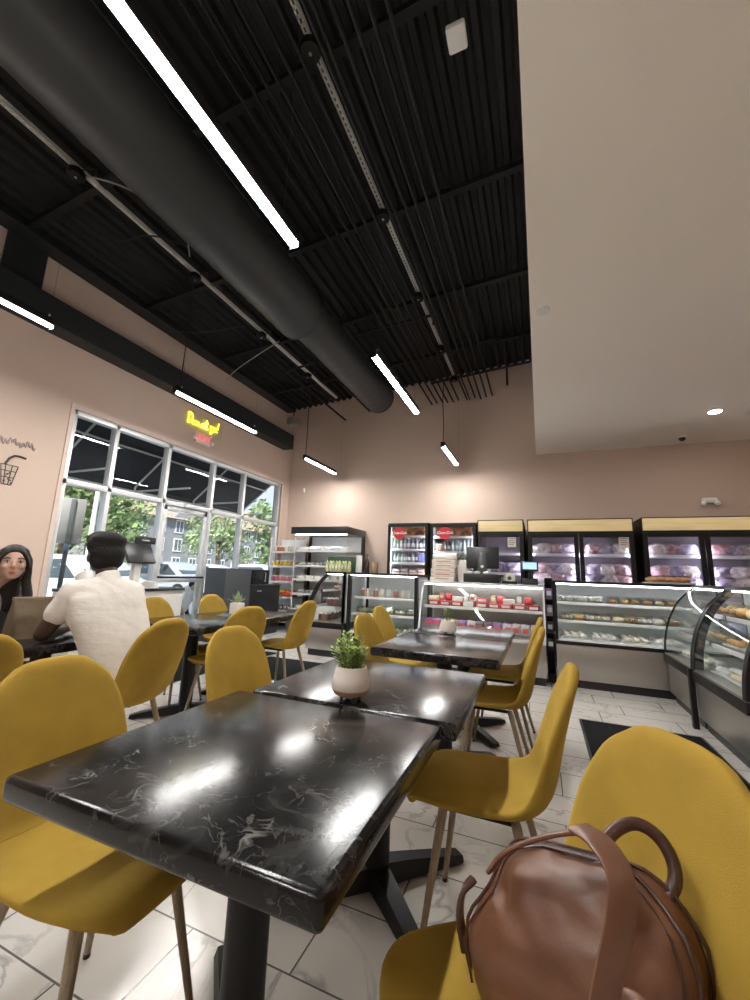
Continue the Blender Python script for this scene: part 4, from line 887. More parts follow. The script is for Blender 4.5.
# white snack shelving by the window corner
t = thing('snack_shelving', 'white five-tier shelving with jars and snack packets by the window corner', 'shelf', (-4.99, 7.28, 0))
b = MB(); [b.bb(sx_*.30-.012, sx_*.30+.012, y_, y_+.024, 0, 1.88, .003) for sx_ in (-1, 1) for y_ in (-.2, .2)]; b.build('uprights', WHITEPL, t); MB().bb(-.3, .3, .215, .222, .1, 1.86).build('back_panel', INTW, t)
TIER = ((.40, 'ubox', DRK((.3, .2, .16), (.2, .16, .15)), 'brown snack box on the bottom shelf of the white shelving'), (.66, 'packet', DRK((.72, .55, .05), (.70, .42, .05), (.65, .15, .05)), 'yellow or red packet on the second shelf of the white shelving'),
        (.97, 'jar', DRK((.5, .12, .16), (.55, .2, .22)), 'red jar on the middle shelf of the white shelving'), (1.28, 'jar', DRK((.65, .45, .08), (.55, .25, .08)), 'amber jar on the fourth shelf of the white shelving'), (1.58, 'jar', DRK((.45, .12, .06), (.62, .55, .45)), 'red or white jar on the top shelf of the white shelving'))
for z, k, ms, lab in TIER:
    sh = MB().bb(-.30, .30, -.2, .22, z-.015, z).build('shelf', WHITEPL, t); MB().bb(-.30, .30, -.212, -.2, z-.03, z+.012).build('price_rail', WHITEPL, sh)
    frow(t, k, z, -.27, .27, 6, ms, lab, lab.split(' on ')[1], y=-.13, s=1.45 if k == 'packet' else 1.0, rows=2, dy=.12, cat='jar' if k == 'jar' else 'packet' if k == 'packet' else 'box')
o = MB().box((0, 0, .13), (.30, .20, .26), .01).build('counter_box', colmat((.02, .022, .03), .4)); o.location = (-3.50, 6.55, .64); MB().box((0, -.101, .10), (.2, .002, .035)).build('label_strip', colmat((.30, .31, .36)), o); tag(o, 'black box with a pale strip left of the curved cake case', 'box')
o = MB().bb(-.2, .2, -.18, .18, 0, .64, .008).build('side_stand', WHITEPL); MB().bb(-.21, .21, -.19, .19, .62, .64, .004).build('stand_top', DGREY, o); o.location = (-3.52, 6.55, 0); tag(o, 'pale stand under the black box beside the curved cake case', 'stand')

# ================================================================== BY THE WINDOW
t = thing('waste_cabinet', 'dark grey and black cabinet with a raised end panel by the window', 'cabinet', (-5.05, 5.95, 0))
MB().bb(-.22, .22, -.62, .02, 0, 1.20, .005).build('end_panel', DGREY, t); MB().bb(-.20, .22, .02, .92, 0, .90, .005).build('body', BLACK, t)
MB().bb(.22, .235, .06, .88, .08, .84, .004).build('door', BLACK, t); MB().bb(.235, .25, .2, .32, .80, .815, .003).build('handle', ALU, t); MB().bb(-.21, .24, .02, .93, .90, .915, .003).build('worktop', DGREY, t)
t = thing('microwave', 'black microwave on the dark cabinet by the window', 'microwave', (-5.03, 6.25, .915))
MB().bb(-.17, .17, -.28, .28, .01, .28, .008).build('body', BLACK, t); MB().bb(.17, .178, -.27, .15, .02, .27, .003).build('door', mat('dark_microwave_glass', (.01, .01, .012), .12), t); MB().bb(.17, .176, .16, .275, .02, .27, .002).build('control_panel', BLACKM, t)
MB().tube([(.18, .135, .06), (.20, .135, .07), (.20, .135, .22), (.18, .135, .23)], .006).build('handle', ALU, t)
for y_ in (-.22, .22): MB().cyl((.1, y_, 0), (.1, y_, .012), .015, n=10).build('foot', BLACK, t)
t = thing('side_counter', 'low white counter with a dark edge beneath the windows', 'counter', (-5.10, 3.72, 0))
MB().bb(-.24, .22, -.66, .82, .08, .86, .005).build('body', colmat((.60, .58, .55)), t); MB().bb(-.25, .24, -.67, .83, .86, .895, .005).build('worktop', DGREY, t); MB().bb(-.2, .2, -.62, .78, 0, .08).build('plinth', BLACK, t)
t = thing('kiosk_screen', 'black tilted screen on a pale stand behind the seated man', 'screen', (-4.98, 3.83, .895))
MB().box((.0, 0, .46), (.05, .40, .30), .012, rot=Matrix.Rotation(-.55, 4, 'Y') ).build('screen', BLACK, t); MB().box((-.03, 0, .18), (.08, .10, .40), .01).build('stand', WHITEPL, t); MB().box((0, 0, .012), (.22, .30, .024), .006).build('foot_plate', WHITEPL, t)
for k, (dx, dy, dz, c, lab) in enumerate(((.10, -.03, .03, (.30, .20, .12), 'brown folded paper stack under the tilted black screen'), (.08, .18, .03, (.62, .60, .57), 'white napkin stack under the tilted black screen'))):
    b = MB(); [b.box((0, 0, .008+.012*q), (.20-.01*q, .16, .010), .002, rot=.12*q) for q in range(5 + 3*k)]; o = b.build('paper_stack', colmat(c, .7)); o.location = (-5.02+dx*1.5, 3.72+dy*1.4, .895+.001); tag(o, lab, 'papers')
o = bagmesh(31, .09, .12, .07).build('paper_bag', mat('white_takeaway_paper', (.66, .63, .60), .6, bump=.4, bscale=20)); o.location = (-5.02, 3.20, .895); tag(o, 'white crumpled takeaway bag by the window beyond the man', 'bag')
o = bagmesh(33, .06, .05, .06).build('snack_packet', colmat((.65, .20, .06), .4)); o.location = (-5.0, 3.36, .895); tag(o, 'orange packet beside the white takeaway bag', 'packet')
o = MB().box((0, 0, 0), (.012, .34, .10), .004).build('door_sign', BLACK); o.location = (XL+.02, 4.20, 1.56); MB().box((.0065, 0, 0), (.002, .12, .02)).build('sign_print', colmat((.4, .4, .4)), o); tag(o, 'small black sign on the window frame left of the door', 'sign')

# ================================================================== PAPER BAG ON THE PEOPLE'S TABLE
def paper_bag():
    b = MB(); rr = []
    for i in range(9):
        f = i/8; z = .215*f; k = 1-.10*f; dpt = .090*(1-.78*f**1.8)
        ring = []
        for q in range(28):
            a = 2*PI*q/28; c, s_ = math.cos(a), math.sin(a); x_ = math.copysign(abs(c)**.35, c)*.120*k; y_ = math.copysign(abs(s_)**.4, s_)*dpt
            n_ = scat((x_*14, y_*14, z*11+3))*.030*(f > 0)*(1-.6*f)
            ring.append((x_+n_*.4, y_+n_*1.3, z + (.012*scat((x_*9, 7, 1)) if i == 8 else 0)))
        rr.append(ring)
    b.rings(rr); return b
t = thing('paper_carrier_bag', 'brown crumpled paper bag with folded top on the table between the two people', 'bag', (-2.90, 1.575, .75), PI/2-.15)
paper_bag().build('bag_body', KRAFT, t, 25); MB().box((0, 0, .222), (.222, .034, .026), .006).build('folded_top', mat('pale_kraft_fold', (.17, .12, .07), .75), t)

# ================================================================== BACKPACK
bp_ = thing('backpack', 'brown leather backpack leaning on the seat of the mustard chair', 'backpack', (.035, .872, .466), -.36)
def bag_ring(h, inset=0, y0=0):
    H_ = [(0, .150, .090), (.02, .170, .106), (.10, .182, .108), (.18, .177, .095), (.24, .150, .070), (.272, .128, .052), (.288, .104, .036), (.296, .06, .016)]
    for (a, c) in zip(H_, H_[1:]):
        if h <= c[0]+1e-9:
            u = (h-a[0])/(c[0]-a[0]); return a[1]+(c[1]-a[1])*u-inset, a[2]+(c[2]-a[2])*u-inset
    return H_[-1][1:]
def bag_pt(h, ang, k=1.0):
    wx, wy = bag_ring(h); c, s_ = math.cos(ang), math.sin(ang)
    x_ = math.copysign(abs(c)**.62, c)*wx*k; y_ = math.copysign(abs(s_)**.7, s_)*wy*k
    q = Vector((x_*7, y_*7, h*7)); n1 = scat(q)*.016 + scat(q*2.6+Vector((4, 1, 2)))*.009 + abs(scat(Vector((x_*9-h*5, h*9+x_*4, y_*3+8))))*-.010
    lean = .055*h/.32
    d = Vector((c*wx, s_*wy, 0)).normalized()
    return Vector((x_ - .015*h/.32, y_+lean, h*.80 + .20*(x_+.02)*min(1, h/.2))) + d*n1*(1 if h < .28 else .3)
b = MB(); hs = [.0, .01, .025, .045, .065, .09, .115, .14, .165, .19, .215, .235, .255, .264, .274, .282, .288, .293, .296]
b.rings([[bag_pt(h, 2*PI*i/56) for i in range(56)] for h in hs]); bagb = b.build('body', LEATHER, bp_, 60); sb = bagb.modifiers.new('sub', 'SUBSURF'); sb.levels = sb.render_levels = 2
bx_ = bpy.data.textures.new('leather_folds', 'CLOUDS'); bx_.noise_scale = .075; bx_.noise_depth = 1; dm = bagb.modifiers.new('folds', 'DISPLACE'); dm.texture = bx_; dm.strength = .020; dm.mid_level = .5; dm.texture_coords = 'LOCAL'
def ring_line(off, z0=.02, z1=.29, side=1):
    out = []
    for k in range(40):     # over the dome at a constant depth offset
        f = k/39; out.append(f)
    return out
def arch(ang0, lift=.006, hmin=.03):
    up_ = [bag_pt(h, ang0) for h in hs if h >= hmin]; dn = [bag_pt(h, PI-ang0) for h in reversed(hs) if h >= hmin]
    pts = up_+dn; c = Vector((0, .03, .15))
    return [p + (p-c).normalized()*lift for p in pts]
MB().tube(arch(-.35), .0035, 6).build('zipper', LEATHER_D, bp_); MB().tube(arch(.15), .003, 6).build('seam_piping', LEATHER_D, bp_); MB().tube(arch(-.62, .005), .0022, 6).build('seam_piping', LEATHER_D, bp_)
inv = (Matrix.Translation(bp_.location) @ Matrix.Rotation(-.36, 4, 'Z')).inverted()
def wl(pts): return [inv @ Vector(p) for p in pts]
def smoothp(p, n=2):
    q = [Vector(v) for v in p]
    for _ in range(n):
        o_ = [q[0]]
        for a, c in zip(q, q[1:]): o_ += [a*.75+c*.25, a*.25+c*.75]
        q = o_+[q[-1]]
    return q
def ribbon(pts, w_, th, widthdir):
    b = MB(); pts = smoothp(pts); rr = []; wd = (inv.to_3x3() @ Vector(widthdir)).normalized(); n_ = len(pts)
    for i, p in enumerate(pts):
        tg = (pts[min(i+1, n_-1)]-pts[max(i-1, 0)]).normalized(); a = (wd-tg*wd.dot(tg)).normalized(); c = tg.cross(a)
        rr.append([p+a*w_+c*th*.4, p+a*w_*.8+c*th, p-a*w_*.8+c*th, p-a*w_+c*th*.4, p-a*w_-c*th*.4, p-a*w_*.8-c*th, p+a*w_*.8-c*th, p+a*w_-c*th*.4])
    b.rings(rr); return b
ribbon(wl([(-.105, .885, .665), (-.085, .875, .700), (-.045, .868, .733), (.0, .868, .756), (.045, .87, .772), (.08, .878, .764)]), .016, .004, (.25, .9, -.3)).build('grab_strap', LEATHER, bp_, 50)
ribbon(wl([(.045, .865, .780), (.075, .82, .790), (.098, .785, .768), (.088, .762, .720), (.066, .745, .66), (.048, .735, .59), (.045, .74, .53)]), .021, .004, (.9, .45, .1)).build('shoulder_strap', LEATHER, bp_, 50)
MB().tube(smoothp(wl([(.085, .885, .758), (.108, .91, .772), (.138, .925, .782), (.168, .925, .773), (.187, .915, .750), (.190, .90, .722), (.170, .885, .695), (.145, .875, .675)])), .0105, 10).build('handle_loop', LEATHER_D, bp_, 50)
ribbon(wl([(-.148, .95, .60), (-.168, .93, .585), (-.172, .92, .545), (-.160, .915, .50)]), .012, .005, (.1, .9, .1)).build('side_loop', LEATHER_D, bp_, 50)
MB().ell((.10, -.075, .10), (.05, .018, .075)).xform(Matrix.Identity(4)).build('side_pocket', LEATHER, bp_)

# ================================================================== PEOPLE
def cap(b, p0, r0, p1, r1, sub=2):
    p0 = Vector(p0); p1 = Vector(p1); n_ = max(2, int((p1-p0).length/(min(r0, r1)*.35))+1)
    for i in range(n_+1):
        f = i/n_; b.ell(p0.lerp(p1, f), (r0+(r1-r0)*f,)*3, sub=sub)
def chain(b, pts):
    for (p0, r0), (p1, r1) in zip(pts, pts[1:]): cap(b, p0, r0, p1, r1)
def organic(b, name, m, parent, vox=.012, it=6, fac=.5):
    o = b.build(name, m, parent, 0)
    md = o.modifiers.new('remesh', 'REMESH'); md.mode = 'VOXEL'; md.voxel_size = vox; md.use_smooth_shade = True
    ms = o.modifiers.new('smooth', 'SMOOTH'); ms.iterations = it; ms.factor = fac
    return o
def hand(b, wrist, d, n_, side, L_=.18, r=.0088):
    """d: finger direction, n_: palm normal, side: thumb side"""
    wrist = Vector(wrist); d = Vector(d).normalized(); n_ = Vector(n_).normalized(); s_ = d.cross(n_)*side
    for i in range(4): cap(b, wrist, .020, wrist+d*.075+s_*(.030-.020*i), .0125)
    for i, l in enumerate((.068, .076, .070, .054)):
        k = wrist+d*.085+s_*(.032-.0215*i); m_ = k+d*l*.5-n_*.008; e = m_+d*l*.42-n_*.022
        chain(b, [(k-d*.02, r*1.15), (k, r*1.1), (m_, r), (e, r*.85)])
    k = wrist+d*.025+s_*.024; chain(b, [(k, .013), (k+d*.032+s_*.024, .0115), (k+d*.066+s_*.030-n_*.008, .0095)])

def ryaw(a): return Matrix.Rotation(a, 4, 'Z')
# seated man in a white tee, back to the viewer
man = thing('person', 'man with short black hair in a white tee, seated with his back to us', 'person', (-2.36, 1.75, 0))
def mp(p): return Vector(p) - Vector((-2.36, 1.75, 0))
b = MB()
hc = mp((-2.52, 1.70, 1.265))
b.ell(hc, (.092, .086, .112), ryaw(-.25)); b.ell(hc+Vector((-.035, .012, -.065)), (.058, .056, .055))
b.ell(hc+Vector((-.098, .02, -.028)), (.018, .014, .024)); b.ell(hc+Vector((-.088, .018, -.078)), (.018, .026, .012))
for s_ in (-1, 1): b.ell(hc+Vector((.005, s_*.094, -.030)), (.020, .010, .032), ryaw(s_*.3))
chain(b, [(hc+Vector((.02, 0, -.04)), .060), (mp((-2.46, 1.705, 1.11)), .062), (mp((-2.43, 1.70, 1.03)), .06)])
lsh, rsh = mp((-2.49, 1.535, 1.035)), mp((-2.43, 1.865, 1.025))
lel, rel = mp((-2.61, 1.485, .80)), mp((-2.68, 1.96, .805))
lwr, rwr = mp((-2.77, 1.71, .80)), mp((-2.82, 1.86, .80))
chain(b, [(lsh, .056), (lsh.lerp(lel, .5), .055), (lel, .046)]); chain(b, [(lel, .046), (lel.lerp(lwr, .35), .044), (lwr, .029)])
chain(b, [(rsh, .056), (rsh.lerp(rel, .5), .055), (rel, .046)]); chain(b, [(rel, .046), (rel.lerp(rwr, .35), .044), (rwr, .029)])
hand(b, lwr, (-.35, .9, -.05), (0, 0, 1), -1); hand(b, rwr, (-.45, -.85, -.05), (0, 0, 1), 1)
chain(b, [(mp((-2.42, 1.70, .96)), .07), (mp((-2.38, 1.72, .75)), .09)])
organic(b, 'body', SKIN_D, man, .0075, 3)
b = MB()   # hair: high rounded top, short sides
b.ell(hc+Vector((.008, 0, .050)), (.108, .104, .085), ryaw(-.25)); b.ell(hc+Vector((.032, 0, .0)), (.092, .100, .092)); b.ell(hc+Vector((.028, 0, .080)), (.094, .100, .058)); b.ell(hc+Vector((-.040, .005, .085)), (.080, .090, .055)); b.ell(hc+Vector((.034, 0, -.045)), (.078, .096, .066))
organic(b, 'hair', HAIR, man, .008, 3)
b = MB()   # tee: torso + sleeves
tor = [((-2.445, 1.70, 1.10), (.075, .10)), ((-2.44, 1.70, 1.065), (.095, .165)), ((-2.425, 1.70, 1.0), (.122, .205)), ((-2.395, 1.71, .88), (.142, .212)), ((-2.355, 1.735, .76), (.146, .192)), ((-2.325, 1.75, .64), (.145, .180)), ((-2.315, 1.755, .53), (.150, .182)), ((-2.315, 1.757, .475), (.150, .180))]
rr = []
sh_a = math.atan2(.49, .16)-PI/2
for c, (dx, dy) in tor:
    for q in (0,): pass
    ring = []
    for k in range(40):
        a = 2*PI*k/40; e = Vector((math.copysign(abs(math.cos(a))**.85, math.cos(a))*dx, math.copysign(abs(math.sin(a))**.8, math.sin(a))*dy, 0))
        ring.append(mp(c) + Matrix.Rotation(-.20, 3, 'Z') @ e)
    rr.append(ring)
b.rings(rr)
chain(b, [(mp((-2.46, 1.705, 1.115)), .069), (mp((-2.44, 1.70, 1.06)), .085)])
for sh, el in ((lsh, lel), (rsh, rel)):
    inn = sh.lerp(mp((-2.43, 1.70, 1.04)), .5); chain(b, [(inn, .082), (sh, .066), (sh.lerp(el, .5), .069)])
tee = organic(b, 'tee_shirt', TEE, man, .011, 5)
tx = bpy.data.textures.new('cloth_folds', 'CLOUDS'); tx.noise_scale = .13; tx.noise_depth = 2
dm = tee.modifiers.new('folds', 'DISPLACE'); dm.texture = tx; dm.strength = .020; dm.mid_level = .5; dm.texture_coords = 'LOCAL'
b = MB()
for s_ in (-1, 1):
    hp = mp((-2.33, 1.755+s_*.095, .535)); kn = mp((-2.76, 1.77+s_*.13, .54)); an = mp((-2.70, 1.77+s_*.14, .10))
    chain(b, [(hp, .10), (hp.lerp(kn, .5), .085), (kn, .062), (an, .042)])
b.ell(mp((-2.31, 1.757, .545)), (.155, .185, .09)); organic(b, 'trousers', TROUSER, man, .012, 4)
for s_ in (-1, 1):
    an = mp((-2.72, 1.77+s_*.14, .0)); b = MB(); b.ell(an+Vector((.0, 0, .05)), (.05, .042, .045)); b.ell(an+Vector((-.10, 0, .035)), (.10, .046, .034)); b.box(an+Vector((-.06, 0, .012)), (.26, .085, .022), .01); organic(b, 'shoe', colmat((.05, .05, .05)), man, .008, 3)

# woman across the table, at the left picture edge
wom = thing('person', 'woman with long dark hair and black jacket facing us at the left edge', 'person', (-3.34, 1.53, 0))
def wp(p): return Vector(p) - Vector((-3.34, 1.53, 0))
FY = -.42      # face yaw from +X, turned toward the viewer
F = Matrix.Rotation(FY, 3, 'Z')
hc = wp((-3.18, 1.56, 1.185))
def fp(x_, y_, z_): return hc + F @ Vector((x_, y_, z_))
FR = ryaw(FY)
b = MB()
b.ell(hc, (.086, .072, .102), FR); b.ell(fp(.030, 0, -.048), (.052, .054, .058), FR); b.ell(fp(.050, 0, -.088), (.024, .026, .018), FR)
chain(b, [(fp(.088, 0, .012), .006), (fp(.097, 0, -.016), .011)]); b.ell(fp(.092, 0, -.024), (.011, .016, .008), FR)
for s_ in (-1, 1): b.ell(fp(.060, s_*.036, -.022), (.022, .022, .022), FR); b.ell(fp(-.005, s_*.073, -.015), (.014, .008, .026), FR)
chain(b, [(fp(-.01, 0, -.05), .046), (wp((-3.26, 1.525, 1.03)), .046), (wp((-3.30, 1.53, .97)), .065)])
for s_ in (-1, 1):
    sh = wp((-3.30, 1.53+s_*.165, .955)); el = wp((-3.30, 1.53+s_*.23, .72)); wr = wp((-3.10, 1.50+s_*.12, .635))
    chain(b, [(sh, .042), (el, .036)]); chain(b, [(el, .036), (wr, .024)]); hand(b, wr, (.8, -.35*s_, -.05), (0, 0, 1), -s_, r=.0075)
chain(b, [(wp((-3.30, 1.53, .96)), .08), (wp((-3.33, 1.53, .70)), .10)])
organic(b, 'body', SKIN_L, wom, .006, 3)
for s_ in (-1, 1):
    e = MB().ell(fp(.0755, s_*.032, .006), (.006, .0125, .0062), FR @ Matrix.Rotation(s_*.28, 4, 'Z'), 2).build('eye', colmat((.55, .50, .47), .2), wom)
    MB().ell(fp(.0800, s_*.032, .006), (.003, .006, .0055), FR, 2).build('iris', colmat((.015, .01, .008), .2), e)
    MB().tube([fp(.072, s_*.047, .012), fp(.081, s_*.032, .0150), fp(.081, s_*.018, .008)], .0022, 6).build('eyelid', colmat((.05, .03, .025)), wom)
    MB().tube([fp(.070, s_*.050, .026), fp(.082, s_*.034, .034), fp(.085, s_*.016, .030)], .0035, 6).build('eyebrow', HAIR2, wom)
MB().ell(fp(.0810, 0, -.0560), (.007, .017, .0055), FR).ell(fp(.0800, 0, -.0640), (.007, .015, .0065), FR).build('lips', colmat((.34, .10, .09), .4), wom)
b = MB()
b.ell(fp(-.026, 0, .028), (.086, .086, .096), FR); b.ell(fp(-.008, 0, .074), (.072, .076, .038), FR)
for s_ in (-1, 1):
    chain(b, [(fp(.022, s_*.046, .076), .024), (fp(.020, s_*.080, .020), .018), (fp(.014, s_*.084, -.05), .020), (fp(.0, s_*.080, -.11), .028), (fp(.01, s_*.10, -.20), .030), (fp(.03, s_*.10, -.31), .026), (fp(.04, s_*.09, -.40), .012)])
    chain(b, [(fp(.030, s_*.014, .096), .016), (fp(.056, s_*.040, .068), .011), (fp(.056, s_*.064, .030), .009), (fp(.038, s_*.078, -.02), .010)])
chain(b, [(fp(-.06, 0, .0), .07), (fp(-.07, 0, -.12), .07), (fp(-.07, 0, -.28), .06)])
organic(b, 'hair', HAIR2, wom, .007, 3)
b = MB(); rr = []
for c, dx, dy in (((-3.30, 1.53, 1.0), .06, .09), ((-3.305, 1.53, .965), .10, .19), ((-3.32, 1.53, .86), .125, .195), ((-3.34, 1.53, .68), .125, .17), ((-3.35, 1.53, .48), .14, .18)):
    rr.append([wp(c)+Vector((math.cos(2*PI*k/32)*dx, math.sin(2*PI*k/32)*dy, 0)) for k in range(32)])
b.rings(rr)
for s_ in (-1, 1):
    sh = wp((-3.30, 1.53+s_*.165, .955)); el = wp((-3.30, 1.53+s_*.23, .72)); wr = wp((-3.13, 1.505+s_*.13, .64)); chain(b, [(sh, .062), (el, .055), (wr, .042)])
organic(b, 'jacket', JACKET, wom, .011, 5)
MB().ell(wp((-3.215, 1.50, .90)), (.025, .055, .12), Matrix.Rotation(-.2, 4, 'Z')).build('top', GREYTOP, wom)
b = MB()
for s_ in (-1, 1):
    hp = wp((-3.34, 1.53+s_*.09, .53)); kn = wp((-3.06, 1.50+s_*.10, .52)); an = wp((-3.10, 1.50+s_*.11, .06)); chain(b, [(hp, .09), (hp.lerp(kn, .5), .075), (kn, .056), (an, .038)])
    b.ell(an+Vector((.06, 0, -.02)), (.10, .04, .036))
organic(b, 'trousers', TROUSER, wom, .012, 4)

# person in white outside the door, bending forward
out = thing('person', 'person in a white shirt bending forward outside the glass door', 'person', (-6.55, 6.25, -.10))
b = MB(); b.ell((.12, -.02, .93), (.075, .07, .095)); chain(b, [((.06, 0, .88), .05), ((.0, 0, .84), .06)])
for s_ in (-1, 1): chain(b, [((0, s_*.18, .83), .045), ((.06, s_*.22-.05, .58), .036), ((.14, s_*.14-.08, .42), .028)]); hand(b, (.15, s_*.13-.08, .40), (.2, 0, -1), (1, 0, 0), s_)
organic(b, 'body', SKIN_L, out, .010, 3)
organic(MB().ell((.10, -.02, .965), (.085, .085, .085)), 'hair', HAIR, out, .01, 2)
b = MB(); chain(b, [((0, 0, .82), .13), ((-.12, 0, .66), .15), ((-.20, 0, .50), .15)])
for s_ in (-1, 1): chain(b, [((-.02, s_*.1, .82), .09), ((0, s_*.18, .82), .065), ((.03, s_*.20, .70), .06)])
organic(b, 'shirt', mat('white_shirt', (.78, .78, .78), .8), out, .013, 4)
b = MB()
for s_ in (-1, 1): chain(b, [((-.22, s_*.08, .50), .10), ((-.10, s_*.10, .28), .07), ((-.22, s_*.10, .03), .045)]); b.ell((-.16, s_*.10, .035), (.11, .045, .035))
organic(b, 'trousers', TROUSER, out, .013, 3)

# ================================================================== OUTSIDE
GZ = -.10
o = struct('ground', MB().bb(-90, XL-.2, -30, 110, GZ-.2, GZ), mat('asphalt', (.16, .16, .165), .9, var=.15, vscale=3))
o = MB().bb(-7.9, XL-.2, -2, 16, GZ, GZ+.07).build('sidewalk', mat('pale_concrete', (.50, .48, .46), .9, var=.08, vscale=4)); o['kind'] = 'structure'
# black awning on a white tube frame
t = thing('awning', 'black fabric awning on a white tube frame above the shopfront windows', 'awning', (XL-.2, 0, 0))
A0, A1, AX, ZT, ZB = 1.6, 8.1, -1.45, 3.75, 2.55
FAB = mat('black_awning_fabric', (.045, .052, .064), .85, spec=.1)
b = MB(); b.poly([(0, A0, ZT), (AX, A0, ZB+.12), (AX, A0, ZB-.12), (AX+.015, A0, ZB-.12), (AX+.015, A0, ZB+.10), (0, A0, ZT-.02)], (0, A1-A0, 0)); b.build('canopy', FAB, t, 0)
WT_ = mat('white_tube_frame', (.62, .62, .60), .5)
for y_ in (2.3, 3.7, 5.1, 6.5, 8.05):
    b = MB(); b.tube([(-.02, y_, ZT-.06), (AX+.05, y_, ZB+.08)], .018); b.tube([(-.02, y_, ZB), (AX+.05, y_, ZB)], .018); b.tube([(AX+.05, y_, ZB+.08), (AX+.05, y_, ZB-.10)], .018); b.build('frame_rib', WT_, t)
b = MB(); b.tube([(AX+.05, A0, ZB), (AX+.05, A1, ZB)], .018); b.tube([(AX*.5, A0, (ZT+ZB)/2-.02), (AX*.5, A1, (ZT+ZB)/2-.02)], .018); b.build('frame_rail', WT_, t)
# trees
def tree(label, loc, h, r, m, seed, n_=1500, leaf=.16, group='trees beyond the shopfront'):
    t = thing('tree', label, 'tree', loc, 0, group); rnd = random.Random(seed)
    MB().tube([(0, 0, 0), (.05, .03, h*.3), (-.03, 0, h*.6)], .09+h*.008, 10).build('trunk', BARK, t)
    b = MB(); blobs = [(Vector((rnd.uniform(-.6, .6)*r, rnd.uniform(-.6, .6)*r, h*.62+rnd.uniform(-.32, .34)*h*.8)), r*rnd.uniform(.35, .62)) for _ in range(14)]
    for i in range(n_):
        c, q = rnd.choice(blobs); d = Vector((rnd.gauss(0, 1), rnd.gauss(0, 1), rnd.gauss(0, 1))).normalized(); p = c+d*q*(rnd.random()**.4)
        a = Vector((rnd.gauss(0, 1), rnd.gauss(0, 1), rnd.gauss(0, 1))).normalized(); e = a.orthogonal().normalized(); f = a.cross(e); s_ = leaf*rnd.uniform(.5, 1.2)
        b.bm.faces.new([b.bm.verts.new(p+e*s_), b.bm.verts.new(p+f*s_*.5), b.bm.verts.new(p-e*s_), b.bm.verts.new(p-f*s_*.5)])
    b.build('foliage', m, t, 0)
tree('leafy green tree seen through the leftmost window behind the parking sign', (-15.5, 8.9, GZ), 5.6, 2.6, TREE, 1, 2600)
tree('pale green tree seen right of the door', (-20.5, 21.6, GZ), 5.2, 2.0, TREE2, 2, 1700)
tree('dense green tree seen through the window by the black cabinet', (-12.2, 16.6, GZ), 4.6, 1.5, TREE, 3, 1700)
tree('slim green tree in front of the grey apartment house', (-24, 24.0, GZ), 6.0, 1.8, TREE2, 4, 1300)
tree('rounded tree left of the grey apartment house', (-26, 18.0, GZ), 6.5, 2.6, TREE, 5, 1600)
tree('low bushy tree far right behind the window corner', (-16.5, 26.5, GZ), 3.4, 1.8, TREE2, 6, 1300)
# apartment house
t = thing('apartment_house', 'grey apartment house with brown pitched roof beyond the car park', 'building', (-47, 41, GZ)); BW = mat('grey_house_siding', (.26, .265, .28), .85, var=.06, vscale=1)
MB().bb(-5, 5, -13, 17, 0, 7.2).build('wall', BW, t, 0)
b = MB(); b.poly([(5.6, -13.6, 7.1), (-5.6, -13.6, 7.1), (0, -13.6, 11.2)], (0, 31.2, 0)); b.build('roof', mat('brown_roof_shingle', (.36, .26, .215), .9, var=.12, vscale=2), t, 0)
MB().poly([(5.3, -5, 7.2), (5.3, 1, 7.2), (5.3, -2, 10.0)], (-4, 0, 0)).build('gable', BW, t, 0)
for k in range(3):
    for i in range(11):
        y_ = -11.5+i*2.6; z_ = .9+2.3*k
        f_ = MB().bb(4.99, 5.08, y_-.62, y_+.62, z_-.1, z_+1.55).build('window_frame', colmat((.72, .72, .72)), t, 0); MB().bb(5.08, 5.09, y_-.48, y_-.06, z_+.05, z_+1.4).bb(5.08, 5.09, y_+.06, y_+.48, z_+.05, z_+1.4).build('pane', colmat((.13, .15, .17), .2), f_, 0)
t = thing('apartment_house', 'pale house at the far left behind the trees', 'building', (-44, 20, GZ))
MB().bb(-4, 4, -5, 5, 0, 5.5).build('wall', colmat((.42, .40, .38)), t, 0); MB().poly([(4.5, -5.5, 5.4), (-4.5, -5.5, 5.4), (0, -5.5, 8.4)], (0, 11, 0)).build('roof', bpy.data.materials['brown_roof_shingle'], t, 0)
for i in range(4): MB().bb(3.99, 4.05, -4+i*2.2, -2.9+i*2.2, 2.8, 4.3).build('window_frame', colmat((.72, .72, .72)), t, 0)
# cars
car0 = thing('car', 'x', 'car', (0, 0, GZ), 0, 'parked cars')
side = [(-2.15, .35), (-2.2, .62), (-2.05, .86), (-1.45, .95), (-.75, 1.42), (.65, 1.45), (1.35, .98), (2.05, .84), (2.2, .58), (2.15, .32)]
cs = catmull(side, 4)
rings = []
for y_, k_ in ((-.86, .93), (-.80, .985), (-.6, 1.0), (0, 1.008), (.6, 1.0), (.80, .985), (.86, .93)):
    rings.append([(x_*(.985 if abs(y_) > .8 else 1), y_*(1-.16*max(0, (z_-.9)/.55)), .30+(z_-.30)*k_) for x_, z_ in cs])
cb = MB().rings(rings).build('body', mat('white_car_paint', (.62, .64, .66), .25, coat=.5), car0, 50)
gl = [(-1.30, .98), (-.72, 1.36), (.60, 1.38), (1.16, .99)]
for s_ in (-1, 1): MB().poly([(x_, s_*(.868-.16*.86*max(0, (z_-.9)/.55)), z_) for x_, z_ in gl], (0, s_*.006, 0)).build('side_window', mat('dark_car_glass', (.06, .075, .085), .1), car0, 0)
